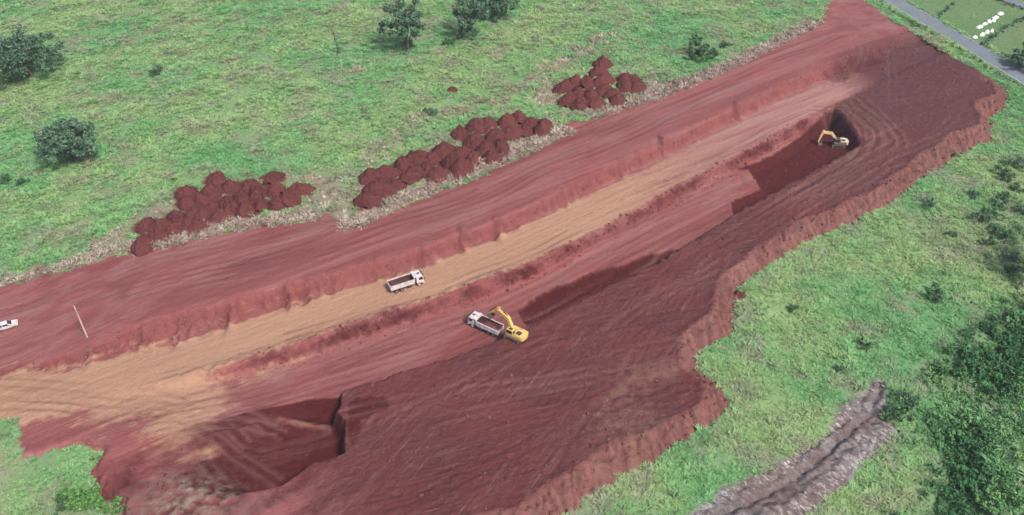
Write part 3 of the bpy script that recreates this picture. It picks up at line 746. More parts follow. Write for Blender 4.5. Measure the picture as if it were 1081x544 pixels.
def tipper_truck(loc, rz, label, loaded, tilt=(0, 0)):
    t = thing('tipper_truck', loc, rz, label, 'truck', 'tipper trucks on the site', tilt)
    t.scale = (.93, .93, .93)
    MB().box(-3.7, 4.0, -0.5, -0.32, 0.78, 1.02).box(-3.7, 4.0, 0.32, 0.5, 0.78, 1.02).box(-3.6, -3.4, -.5, .5, .78, 1.0).box(1.4, 1.6, -.5, .5, .78, 1.0).build('chassis', M['dark'], t)
    for x in (-2.75, -1.4):
        for y in (-0.98, 0.98): wheel(t, x, y, 0.52, 0.55, M['steel'])
    for y in (-1.06, 1.06): wheel(t, 3.0, y, 0.52, 0.32, M['white'])
    for y in (-1, 1):
        MB().prism([(-3.4, 1.1), (-3.2, 1.18), (-0.9, 1.18), (-0.7, 1.1), (-.7, 1.06), (-.9, 1.13), (-3.2, 1.13), (-3.4, 1.06)], y * 1.0 - .3, y * 1.0 + .3).build('mudguard', M['dark'], t)
    MB().tube((0.1, 0.85, 0.75), (1.3, 0.85, 0.75), 0.3, n=14).build('fuel_tank', M['steel'], t)
    MB().box(0.2, 1.2, -1.15, -0.6, 0.5, 1.0).build('battery_box', M['dark'], t, .03)
    bed = MB().box(-4.05, 1.85, -1.25, 1.25, 1.22, 1.34).build('dump_bed', M['bed'], t)
    for y in (-1, 1):
        MB().prism([(-4.05, 1.3), (1.85, 1.3), (1.85, 2.55), (-4.05, 2.35)], min(y * 1.25, y * 1.33), max(y * 1.25, y * 1.33)).build('bed_side', M['white'], bed, .015)
        for k in range(6):
            x = -3.7 + k * 1.0
            MB().box(x, x + .12, min(y * 1.33, y * 1.40), max(y * 1.33, y * 1.40), 1.3, 2.36).build('rib', M['white'], bed)
        MB().box(-4.05, 1.85, min(y * 1.2, y * 1.42), max(y * 1.2, y * 1.42), 2.45, 2.58).build('top_rail', M['white'], bed, .02)
    for y0, y1 in ((-1.245, -1.2), (1.2, 1.245)): MB().prism([(-4.0, 1.35), (1.8, 1.35), (1.8, 2.44), (-4.0, 2.28)], y0, y1).build('bed_shade_panel', M['bed'], bed)  # dark panels added inside the walls to paint in the box's shade
    MB().box(1.8, 1.845, -1.19, 1.19, 1.35, 2.6).build('front_shade_panel', M['bed'], bed)
    MB().box(1.85, 1.95, -1.33, 1.33, 1.22, 2.95).build('headboard', M['white'], bed, .02)
    MB().prism([(1.9, 2.9), (2.5, 3.02), (2.5, 3.08), (1.9, 2.98)], -1.25, 1.25).build('cab_guard', M['white'], bed)
    MB().prism([(-4.12, 1.3), (-4.02, 1.3), (-4.05, 2.4), (-4.18, 2.4)], -1.25, 1.25).build('tailgate', M['white'], bed, .02)
    if loaded:
        n = 15; vs = []; fs = []
        for i in range(n):
            for j in range(n):
                a, b = i / (n - 1) * 2 - 1, j / (n - 1) * 2 - 1
                z = 1.9 + 0.55 * max(0, 1 - a * a) * max(0, 1 - b * b) + 0.12 * float(noise(i * .7, j * .7, 50))
                vs.append((-1.1 + a * 2.9, b * 1.22, z))
        for i in range(n - 1):
            for j in range(n - 1): fs.append((i * n + j, (i + 1) * n + j, (i + 1) * n + j + 1, i * n + j + 1))
        MB().add(vs, fs).build('earth_load', M['earth'], bed)
    cab = MB().prism([(2.45, 0.95), (4.2, 0.75), (4.28, 1.7), (4.05, 2.85), (3.85, 2.98), (2.5, 2.98), (2.4, 2.8)], -1.2, 1.2).build('cab', M['white'], t, .05)
    MB().prism([(4.275, 1.78), (4.30, 1.78), (4.09, 2.72), (4.065, 2.72)], -1.05, 1.05).build('windscreen', M['glass'], cab)
    for y in (-1, 1):
        MB().prism([(3.05, 1.8), (4.05, 1.8), (3.9, 2.6), (3.05, 2.6)], min(y * 1.185, y * 1.215), max(y * 1.185, y * 1.215)).build('side_window', M['glass'], cab)
        MB().box(3.0, 3.14, min(y * 1.2, y * 1.225), max(y * 1.2, y * 1.225), 1.45, 1.5).build('door_handle', M['dark'], cab)
        mr = MB().tube((4.1, y * 1.15, 2.3), (4.3, y * 1.5, 2.35), 0.03, n=6).build('mirror_arm', M['dark'], cab)
        MB().box(4.24, 4.34, y * 1.5 - .1, y * 1.5 + .1, 1.9, 2.45).build('mirror', M['dark'], mr, .02)
        MB().box(4.22, 4.3, y * 0.85 - .2, y * 0.85 + .2, 0.95, 1.12).build('headlight', M['lamp'], cab, .02)
        MB().box(3.5, 3.95, y * 1.0 - .2, y * 1.0 + .22, .5, .62).build('step', M['dark'], cab)
    MB().box(4.22, 4.30, -0.75, 0.75, 1.2, 1.62).build('grille', M['dark'], cab, .02)
    MB().box(4.05, 4.38, -1.22, 1.22, 0.55, 0.92).build('bumper', M['white'], cab, .05)
    MB().box(3.05, 3.6, -0.32, 0.32, 2.985, 3.05).build('roof_hatch', M['dark'], cab, .02)
    MB().prism([(4.0, 2.86), (4.35, 2.78), (4.37, 2.83), (4.0, 2.93)], -1.1, 1.1).build('sun_visor', M['dark'], cab)
    MB().tube((2.1, 0.95, 1.0), (2.1, 0.95, 2.9), 0.09, n=10).build('exhaust_stack', M['steel'], t)
    for y in (-.95, .95): MB().box(-4.0, -3.92, y - .16, y + .16, .85, 1.0).build('tail_lamp', M['redlamp'], t)
    return t

def excavator(loc, rz, label, boom, stick_end, bucket_dir, body, arm1, arm2, cover, tilt=(0, 0), track_turn=0.0):
    t = thing('excavator', loc, rz, label, 'excavator', 'excavators on the site', tilt)
    c, s = math.cos(track_turn), math.sin(track_turn)
    uc = MB().box(-1.0, 1.0, -0.9, 0.9, 0.4, 0.85).tube((0, 0, .8), (0, 0, 1.12), 0.62, n=20).build('undercarriage', M['steel'], t)
    uc.rotation_euler.z = track_turn
    for y in (-1.15, 1.15):
        prof = []
        for k in range(9): a = math.pi / 2 + math.pi * k / 8; prof.append((-1.65 + 0.44 * math.cos(a), 0.46 + 0.44 * math.sin(a)))
        for k in range(9): a = -math.pi / 2 + math.pi * k / 8; prof.append((1.65 + 0.44 * math.cos(a), 0.46 + 0.44 * math.sin(a)))
        tr = MB().prism(prof, y - 0.29, y + 0.29).build('track', M['dark'], t); tr.rotation_euler.z = track_turn
        sh = MB()
        for k in range(22):
            x = -1.75 + k * 3.5 / 21
            sh.box(x - .055, x + .055, y - .31, y + .31, .895, .95); sh.box(x - .055, x + .055, y - .31, y + .31, -.03, .025)
        sh.build('track_shoes', M['steel'], tr, kind='stuff')
        for xx in (-1.62, 1.62): MB().tube((xx, y - .33, .46), (xx, y + .33, .46), .27, n=14).build('sprocket', M['steel'], tr)
    hs = MB().prism([(-2.0, 1.15), (1.15, 1.15), (1.15, 1.75), (-.2, 1.95), (-2.0, 1.95)], -1.32, 1.32).build('house', body, t, .06)
    MB().box(-1.95, -0.35, -1.25, 1.25, 1.95, 2.2).build('engine_cover', cover, hs, .08)
    MB().box(-1.7, -0.6, -0.15, 0.95, 2.2, 2.24).build('engine_grille', M['dark'], hs)
    MB().box(-.3, 1.0, -1.25, -.55, 1.8, 2.12).build('tool_box', body, hs, .05)
    MB().tube((-1.1, -.85, 2.2), (-1.1, -.85, 2.75), .08, n=8).build('exhaust_pipe', M['steel'], hs)
    arc = [(-2.0, -1.34)] + [(-2.0 - 0.75 * math.cos(R(a)) ** 0.7, 1.34 * math.sin(R(a))) for a in range(-70, 71, 20)] + [(-2.0, 1.34)]
    n = len(arc)
    MB().add([(x, y, 1.1) for x, y in arc] + [(x, y, 2.08) for x, y in arc], [tuple(range(n)), tuple(range(2 * n - 1, n - 1, -1))] + [(i + n, (i + 1) % n + n, (i + 1) % n, i) for i in range(n)]).build('counterweight', cover, hs, .06)
    cb = MB().prism([(-0.25, 1.2), (1.5, 1.2), (1.62, 1.75), (1.35, 2.9), (-0.2, 2.95)], 0.38, 1.33).build('cab', body, t, .05)
    MB().prism([(1.575, 1.6), (1.64, 1.75), (1.41, 2.75), (1.36, 2.75)], .45, 1.26).build('windscreen', M['glass'], cb)
    for y in (0.37, 1.31): MB().prism([(0.0, 1.95), (1.45, 1.95), (1.25, 2.78), (0.0, 2.8)], y, y + .03).build('side_window', M['glass'], cb)
    MB().box(-0.27, -0.22, .5, 1.2, 2.0, 2.75).build('rear_window', M['glass'], cb)
    MB().box(0.15, .95, .55, 1.15, 2.93, 2.98).build('roof_window', M['glass'], cb)
    # boom: bent box section
    (x0, z0), (x1, z1), (x2, z2) = boom
    def beam(pts, wid):
        up, lo = [], []
        for i, (x, z, hgt) in enumerate(pts):
            a = pts[max(0, i - 1)]; b = pts[min(len(pts) - 1, i + 1)]
            d = math.hypot(b[0] - a[0], b[1] - a[1]); nx, nz = -(b[1] - a[1]) / d, (b[0] - a[0]) / d
            up.append((x + nx * hgt / 2, z + nz * hgt / 2)); lo.append((x - nx * hgt / 2, z - nz * hgt / 2))
        return up, lo
    def beam_mb(pts, wid):
        up, lo = beam(pts, wid); m = MB(); k = len(pts)
        vs = [(x, -wid / 2, z) for x, z in up] + [(x, wid / 2, z) for x, z in up] + [(x, -wid / 2, z) for x, z in lo] + [(x, wid / 2, z) for x, z in lo]
        fs = []
        for i in range(k - 1):
            fs += [(i, i + 1, k + i + 1, k + i), (2 * k + i, 3 * k + i, 3 * k + i + 1, 2 * k + i + 1), (i, 2 * k + i, 2 * k + i + 1, i + 1), (k + i, k + i + 1, 3 * k + i + 1, 3 * k + i)]
        fs += [(0, k, 3 * k, 2 * k), (k - 1, 3 * k - 1, 4 * k - 1, 2 * k - 1)]
        return m.add(vs, fs)
    bm = beam_mb([(x0, z0, .45), ((x0 + x1) / 2, (z0 + z1) / 2, .75), (x1, z1, .85), ((x1 + x2) / 2, (z1 + z2) / 2 + .05, .65), (x2, z2, .46)], .66).build('boom', arm1, t)
    sx, sz = stick_end
    dx, dz = sx - x2, sz - z2; dl = math.hypot(dx, dz); dx /= dl; dz /= dl
    st = beam_mb([(x2 - dx * .75, z2 - dz * .75, .35), (x2, z2, .72), (x2 + dx * dl * .5, z2 + dz * dl * .5, .52), (sx, sz, .32)], .40).build('stick', arm2, t)
    for y in (-.42, .42):
        cy = MB().tube((.95, y, 1.45), (x1 * .55 + .4, y, z1 * .55 + .55), .11, n=10).build('boom_cylinder', M['dark'], bm)
        MB().tube((x1 * .55 + .4, y, z1 * .55 + .55), (x1 + .15, y, z1 - .1), .06, n=8).build('rod', M['chrome'], cy)
    ex, ez = x2 - dx * .7, z2 - dz * .7
    MB().tube((x1, 0, z1 + .5), ((x1 + ex) / 2, 0, (z1 + .5 + ez) / 2 + .1), .11, n=10).tube(((x1 + ex) / 2, 0, (z1 + .5 + ez) / 2 + .1), (ex, 0, ez), .06, n=8).build('stick_cylinder', M['dark'], st)
    MB().tube((x2 + .1 - dz * .3, 0, z2 + dx * .3 + .2), (sx - dz * .55, 0, sz + dx * .3), .09, n=8).build('bucket_cylinder', M['dark'], st)
    a = bucket_dir
    prof = [(0, 0.1), (0.5, 0.25), (1.05, 0.1), (1.3, -0.35), (1.15, -0.8), (.75, -1.05), (.2, -1.0), (.22, -.92), (.7, -.95), (1.03, -.73), (1.15, -.35), (.95, 0.0), (.5, .12), (.05, 0)]
    pr = [(sx + px * math.cos(a) - pz * math.sin(a), sz + px * math.sin(a) + pz * math.cos(a)) for px, pz in prof]
    bk = MB().prism(pr, -.55, .55).build('bucket', M['steel'], t)
    side = prof[:7] + [(0.05, -.1)]
    sp = [(sx + px * math.cos(a) - pz * math.sin(a), sz + px * math.sin(a) + pz * math.cos(a)) for px, pz in side]
    for y in (-.57, .53): MB().prism(sp, y, y + .04).build('side_plate', M['steel'], bk)
    for k in range(5):
        y = -.5 + k * .25
        tp = [(.2, -.92), (.25, -1.02), (-.08, -1.0)]
        MB().prism([(sx + px * math.cos(a) - pz * math.sin(a), sz + px * math.sin(a) + pz * math.cos(a)) for px, pz in tp], y - .05, y + .05).build('tooth', M['steel'], bk)
    return t

def seat(obj_loc, half=2.0):
    x, y = obj_loc[0], obj_loc[1]
    g = np.linspace(-half, half, 5); gx, gy = np.meshgrid(g, g)
    return float(np.mean(hat(x + gx, y + gy)))

tx, ty = P(428.5, 303, -3.0)
tipper_truck((tx, ty, seat((tx, ty)) - .0), math.atan2(0.46, 0.89), 'white tipper truck with empty brown bed driving up the tan haul road', False)
tx, ty = P(513, 346, -5.2)
T2H = math.atan2(0.55, -0.83)
tipper_truck((tx, ty, seat((tx, ty)) + .02), T2H, 'white tipper truck being loaded with red earth beside the yellow excavator', True)
ex_, ey_ = P(544, 356, -3.4)
excavator((ex_, ey_, seat((ex_, ey_), 1.5) + .03), math.atan2(0.56, -0.83), 'yellow excavator on the plateau edge with raised boom over the truck',
          ((.45, 1.75), (1.9, 4.7), (4.4, 5.9)), (6.2, 4.1), R(-65), M['yellow'], M['yellow'], M['orange'], M['yellow'])
ex2, ey2 = P(884, 154, -8.8)
excavator((ex2, ey2, seat((ex2, ey2), 1.5) + .03), math.atan2(0.12, -0.99), 'pale yellow excavator digging inside the dark trench at the far end',
          ((.45, 1.75), (2.6, 4.1), (5.0, 4.2)), (5.7, 1.1), R(-110), M['steel'], M['yellow_pale'], M['yellow_pale'], M['cover_pale'])

def pickup(loc, rz):
    t = thing('car', loc, rz, 'white car parked on the red track at the left edge', 'car')
    bd = MB().prism([(-2.15, .42), (-2.2, .85), (-2.05, .98), (-1.2, 1.0), (1.0, .98), (1.95, .84), (2.15, .68), (2.15, .4), (1.7, .32), (-1.75, .32)], -.85, .85).build('body', M['white'], t, .06)
    cb = MB().add([(-2.0, -.78, .97), (1.05, -.78, .97), (1.05, .78, .97), (-2.0, .78, .97), (-1.7, -.62, 1.46), (.25, -.62, 1.46), (.25, .62, 1.46), (-1.7, .62, 1.46)],
             [(0, 3, 2, 1), (4, 5, 6, 7), (0, 1, 5, 4), (1, 2, 6, 5), (2, 3, 7, 6), (3, 0, 4, 7)]).build('cabin', M['white'], t, .04)
    MB().add([(1.0, -.68, 1.01), (1.0, .68, 1.01), (.33, .56, 1.42), (.33, -.56, 1.42), (1.03, -.68, 1.03), (1.03, .68, 1.03), (.36, .56, 1.44), (.36, -.56, 1.44)], [(0, 1, 2, 3), (7, 6, 5, 4), (0, 4, 5, 1), (1, 5, 6, 2), (2, 6, 7, 3), (3, 7, 4, 0)]).build('windscreen', M['glass'], cb)
    MB().add([(-1.97, -.68, 1.03), (-1.97, .68, 1.03), (-1.74, .56, 1.42), (-1.74, -.56, 1.42), (-2.0, -.68, 1.03), (-2.0, .68, 1.03), (-1.77, .56, 1.42), (-1.77, -.56, 1.42)], [(0, 1, 2, 3), (7, 6, 5, 4), (0, 4, 5, 1), (1, 5, 6, 2), (2, 6, 7, 3), (3, 7, 4, 0)]).build('rear_window', M['glass'], cb)
    for s in (-1, 1):
        for xa, xb in ((-1.6, -.72), (-.62, .7)):
            top = lambda x: x if x < .2 else .2
            MB().add([(xa, s * .775, 1.02), (xb, s * .775, 1.02), (min(xb, .2), s * .645, 1.41), (xa, s * .645, 1.41), (xa, s * .79, 1.02), (xb, s * .79, 1.02), (min(xb, .2), s * .66, 1.41), (xa, s * .66, 1.41)],
                     [(0, 1, 2, 3), (7, 6, 5, 4), (0, 4, 5, 1), (1, 5, 6, 2), (2, 6, 7, 3), (3, 7, 4, 0)]).build('side_window', M['glass'], cb)
        for x in (-1.32, 1.32): wheel(t, x, s * .78, .32, .2, M['steel'])
        MB().box(2.05, 2.17, s * .62 - .16, s * .62 + .16, .62, .76).build('headlight', M['lamp'], bd)
        MB().box(-2.21, -2.13, s * .66 - .12, s * .66 + .12, .68, .88).build('tail_lamp', M['redlamp'], bd)
        MB().box(.62, .74, s * .93 - .08, s * .93 + .08, .95, 1.08).build('wing_mirror', M['white'], bd)
    MB().box(2.1, 2.2, -.6, .6, .36, .5).build('bumper', M['dark'], bd)
    return t
g = on_ground(8, 346)
pickup((g.x, g.y, seat((g.x, g.y), 1.5) + .01), R(28))

# utility pole
g = on_ground(92, 356)
pl = thing('utility_pole', (g.x, g.y, g.z - .05), R(35), 'pale timber utility pole with crossarm standing on the red track', 'pole')
MB().tube((0, 0, -.3), (0, 0, 8.4), .19, .13, 12).build('post', M['timber'], pl)
ca = MB().box(-.07, .07, -1.15, 1.15, 7.85, 8.02).build('crossarm', M['timber'], pl)
for y in (-1.0, 0.45, 1.0): MB().tube((0, y, 8.02), (0, y, 8.22), .05, .07, 8).build('insulator', M['ceramic'], ca)
for y in (-.6, .6): MB().tube((.09, 0, 7.2), (.09, y, 7.86), .03, n=6).build('brace', M['steel'], ca)

# ------------------------------------------------------------------ tipped heaps
def heap_mesh(seed, rx, ry, hgt):
    nr, na = 16, 36; vs = [(0, 0, 0)]; fs = []
    rg = np.random.default_rng(seed)
    prof = rg.uniform(1.25, 1.9); ph = rg.uniform(0, 6.28); lean = rg.uniform(-.25, .25, 2)
    for i in range(1, nr + 1):
        r = i / nr
        for k in range(na):
            a = 2 * math.pi * k / na
            wob = 1 + 0.30 * float(noise(math.cos(a) * 1.3 + seed, math.sin(a) * 1.3, 60)) + .05 * math.sin(3 * a + ph)
            vs.append((r * rx * math.cos(a) * wob, r * ry * math.sin(a) * wob, 0))
    out = []
    for (x, y, _) in vs:
        q = math.hypot(x / rx - lean[0] * .3, y / ry - lean[1] * .3)
        z = hgt * max(-.3, 1 - q ** prof)
        z += 0.6 * float(fbm(x * .75 + seed * 3.1, y * .75, 4, 61, .62)) * (1.1 - min(1, q) * .4)
        out.append((x, y, z - .12 if q < .9 else z - .35))
    for k in range(na): fs.append((0, 1 + k, 1 + (k + 1) % na))
    for i in range(nr - 1):
        for k in range(na):
            a, b = 1 + i * na + k, 1 + i * na + (k + 1) % na
            fs.append((a, a + na, b + na, b))
    me = bpy.data.meshes.new('dirt_heap'); me.from_pydata(out, [], fs); me.materials.append(M['heap'])
    me.polygons.foreach_set('use_smooth', np.ones(len(me.polygons), dtype=bool)); me.update()
    return me
def heap_mat():
    m, n, l, b = mat('tipped_red_earth', 0.97, 0.06)
    t = NT(n, l); pos = t.pos()
    n2 = t.noise(pos, 0.9, 5, 0.65); n3 = t.noise(pos, 3.5, 3, 0.6); oi = n.new('ShaderNodeObjectInfo').outputs['Random']
    c = t.mixc(t.ramp(n2, 0.3, 0.7), (0.060, 0.017, 0.017), (0.114, 0.038, 0.035))
    c = t.mixc(t.math('MULTIPLY', oi, 0.75), c, (0.118, 0.037, 0.034))
    c = t.mixc(t.math('MULTIPLY', t.ramp(n3, .55, .75), .25), c, (0.17, 0.09, 0.08))
    l.new(c, b.inputs['Base Color']); t.bump(t.math('ADD', n2, t.math('MULTIPLY', n3, .6)), 0.9, 0.4, b)
    return m
M['heap'] = heap_mat()
ORD = ['leftmost', 'second', 'third', 'fourth', 'fifth', 'sixth', 'seventh', 'eighth', 'ninth', 'tenth', 'eleventh', 'twelfth', 'thirteenth', 'fourteenth', 'fifteenth', 'sixteenth']
def place_heaps(pts, ox, oy, sc, where, group, size):
    loc = []
    for cx, cy in pts:
        px, py = ox + cx / sc, oy + cy / sc
        loc.append((px, py, on_ground(px, py, 0.9)))
    # rows by distance to the front edge of the cluster, from a straight fit through it
    ax = np.array([p[0] for p in loc]); ay = np.array([p[1] for p in loc])
    k, c0 = np.polyfit(ax, ay, 1); res = ay - (k * ax + c0)
    lo, hi = np.quantile(res, [0.34, 0.67])
    rows = {'back': [], 'middle': [], 'front': []}
    for i, r in enumerate(res): rows['back' if r < lo else 'middle' if r < hi else 'front'].append(i)
    for rn, ids in rows.items():
        ids.sort(key=lambda i: loc[i][0])
        for rank, i in enumerate(ids):
            rg = np.random.default_rng(int(loc[i][0] * 7 + loc[i][1]))
            me = heap_mesh(int(rg.integers(1, 900)), size * rg.uniform(.75, 1.4), size * rg.uniform(.62, 1.0), size * rg.uniform(.62, 1.0))
            if rank == 0: lab = 'leftmost red earth heap in the %s row of the %s' % (rn, where)
            elif rank == len(ids) - 1: lab = 'rightmost red earth heap in the %s row of the %s' % (rn, where)
            else: lab = '%s red earth heap from the left in the %s row of the %s' % (ORD[rank], rn, where)
            o = link('dirt_heap', me, None, label=lab, category='heap', group=group)
            o.location = (loc[i][2].x, loc[i][2].y, loc[i][2].z); o.rotation_euler.z = rg.uniform(-.6, .6) + (R(75) if rg.random() < .5 else R(20))
    return loc
HP = place_heaps(CA, 130, 165, 5.148, 'left cluster', 'heaps tipped in the left cluster', 3.1)
HP += place_heaps(CB, 370, 110, 4.183, 'long middle cluster', 'heaps tipped in the long middle cluster', 3.7)
HP += place_heaps(CC, 580, 50, 6.0, 'small far cluster', 'heaps tipped in the small far cluster', 3.5)
for px, py, sz, lab in [(780, 312, 2.3, 'lone red earth mound at the foot of the brown fill slope'), (477, 94, 1.6, 'small lone reddish mound in the green pasture above the heaps')]:
    g = on_ground(px, py, .6); o = link('dirt_heap', heap_mesh(int(px), sz * 1.2, sz, sz * .7), None, label=lab, category='heap'); o.location = g
    HP.append((px, py, g))

# ------------------------------------------------------------------ trees and shrubs
def leaf_cloud(centres, radii, per, size, rg, flat=0.25):
    cs = np.repeat(np.asarray(centres), per, axis=0); rs = np.repeat(np.asarray(radii), per)
    n = len(cs)
    d = rg.normal(size=(n, 3)); d /= np.linalg.norm(d, axis=1)[:, None]
    p = cs + d * (rs * rg.random(n) ** 0.45)[:, None] * np.array([1, 1, .8])
    nm = d * 0.8 + rg.normal(size=(n, 3)) * .6 + np.array([0, 0, flat]); nm /= np.linalg.norm(nm, axis=1)[:, None]
    a = np.cross(nm, rg.normal(size=(n, 3))); a /= np.linalg.norm(a, axis=1)[:, None]; b = np.cross(nm, a)
    s = size * rg.uniform(.6, 1.4, n)[:, None]
    v = np.stack([p - a * s - b * s * .1, p + b * s * .55 + nm * s * .15, p + a * s, p - b * s * .55 + nm * s * .15], axis=1).reshape(-1, 3)
    return v, np.arange(4 * n).reshape(-1, 4)

def tree(loc, height, crown_r, crown_h, label, leaf, seed, lean=(0, 0), group=None, nclump=46, per=95, leaf_size=.42, name='tree', base_h=None, cat='tree'):
    rg = np.random.default_rng(seed)
    t = thing(name, loc, 0, label, cat, group)
    base_h = height - crown_h if base_h is None else base_h
    cx, cy = lean
    ctr = np.array([cx, cy, base_h + crown_h * .5])
    tr = MB(); r0 = max(.12, height * .032)
    p = Vector((0, 0, -.3)); top = Vector((cx * .8, cy * .8, base_h + crown_h * .45))
    prev, pr = p, r0 * 1.25
    for k in range(1, 7):
        q = p.lerp(top, k / 6) + Vector((float(noise(k * .9, seed, 71)), float(noise(k * .9, seed + 9, 72)), 0)) * height * .03
        rr = r0 * (1.05 - .12 * k); tr.tube(prev, q, pr, rr, 9); prev, pr = q, rr
    cl = []
    for k in range(nclump):
        d = rg.normal(size=3); d /= np.linalg.norm(d)
        q = ctr + d * np.array([crown_r, crown_r, crown_h * .5]) * rg.uniform(.35, 1.0) * (1 + .25 * float(noise(d[0] * 2 + seed, d[1] * 2, 73)))
        if q[2] < base_h * .8: q[2] = base_h * .8 + rg.random()
        cl.append(q)
    for q in cl[:14]:
        st = Vector((cx * .4, cy * .4, base_h * .55 + rg.random() * crown_h * .3))
        md = st.lerp(Vector(q), .55) + Vector((0, 0, .06 * height))
        tr.tube(st, md, r0 * .42, r0 * .25, 6); tr.tube(md, Vector(q), r0 * .25, r0 * .08, 6)
    tr.build('trunk', M['bark'], t, smooth=True)
    v, f = leaf_cloud(cl, rg.uniform(.10, .23, nclump) * crown_r * 1.05, per, leaf_size, rg)
    link('crown', mesh_np('crown', v, f, M[leaf]), t)
    return t

g = on_ground(79, 170); tree(g, 11.5, 8.6, 10.0, 'lone round dark green tree in the pasture above the left heaps', 'leaf_dark', 11, nclump=60, per=110, base_h=1.2)
g = on_ground(36, 84); tree(g, 14, 11.5, 13, 'large dark tree filling the top left corner', 'leaf_dark', 12, lean=(-3, 2), nclump=85, per=110, base_h=1.4)
g = on_ground(432, 56); tree(g, 18, 8.0, 13.0, 'tall dark tree with visible grey trunk at the top edge', 'leaf_dark', 13, lean=(-1.5, 0), nclump=48, per=95)
g = on_ground(479, 42); tree(g, 16, 8.0, 13.0, 'leaning dark tree at the top edge, right of the grey trunked tree', 'leaf_dark', 14, lean=(5.5, 1), nclump=52, per=95)
g = on_ground(520, 22); tree(g, 9, 7, 8.0, 'low spreading tree at the top edge beside the leaning tree', 'leaf_dark', 15, lean=(2, 1), nclump=40, per=80, base_h=1.0)
g = on_ground(1074, 306); tree(g, 12, 5.2, 9.0, 'tree with dark bare trunk cut by the right edge', 'leaf_dark', 16, lean=(4.6, 3.0), nclump=36, per=90, base_h=4.5)
g = on_ground(1078, 72); tree(g, 8, 6.0, 7.0, 'dark tree in the field beyond the road at the right edge', 'leaf_dark', 17, nclump=40, per=80, base_h=.8, lean=(1, 0))
g = on_ground(740, 62); tree(g, 5.0, 5.2, 4.6, 'spreading grey green bush above the far end of the dirt track', 'leaf_mid', 18, nclump=30, per=70, base_h=.2, name='bush', cat='bush')
# thin dead sapling
g = on_ground(358, 58); t = thing('dead_sapling', g, 0, 'thin dark bare sapling standing alone near the top edge', 'sapling')
MB().tube((0, 0, -.2), (-.4, 0, 4.0), .22, .15, 8).tube((-.4, 0, 4.0), (-1.1, .2, 8.5), .15, .05, 8).tube((-.4, 0, 3.9), (.5, .3, 6.0), .09, .03, 6).tube((-.7, 0, 6), (-1.7, -.3, 7.2), .07, .02, 6).build('trunk', M['bark'], t)
rgx = np.random.default_rng(5)
v, f = leaf_cloud([(-.2, 0, 1.0), (.1, 0, 2.2), (-.3, 0, 3.6), (-.6, .1, 5.2), (-1, .1, 7.4)], [.9, .8, .6, .5, .5], 60, .22, rgx); link('foliage', mesh_np('foliage', v, f, M['leaf_dark']), t)

def shrub_mesh(seed, leaf):
    rg = np.random.default_rng(seed)
    cl = [rg.normal(size=3) * np.array([.45, .45, .25]) + np.array([0, 0, .62]) for _ in range(11)]
    v, f = leaf_cloud(cl, rg.uniform(.28, .5, 11), 40, .13, rg)
    v[:, 2] = np.maximum(v[:, 2], -.05)
    return mesh_np('foliage', v, f, M[leaf])
SH = {k: [shrub_mesh(100 + i, k) for i in range(3)] for k in ('leaf_dark', 'leaf_mid', 'leaf_bright')}
stem_me = None
def shrub(px, py, size, leaf, label, group):
    global stem_me
    g = on_ground(px, py)
    t = thing('shrub', g, rgx.uniform(0, 6.28), label, 'shrub', group); size *= 1.2
    t.scale = (size, size, size * rgx.uniform(.85, 1.15))
    link('foliage', SH[leaf][int(rgx.integers(3))], t)
    if stem_me is None:
        o = MB().tube((0, 0, -.1), (0, 0, .5), .05, .03, 6).tube((0, 0, .2), (.3, .1, .7), .03, .015, 6).tube((0, 0, .25), (-.25, .2, .7), .03, .015, 6).build('stem', M['bark'], t); stem_me = o.data
    else: link('stem', stem_me, t)
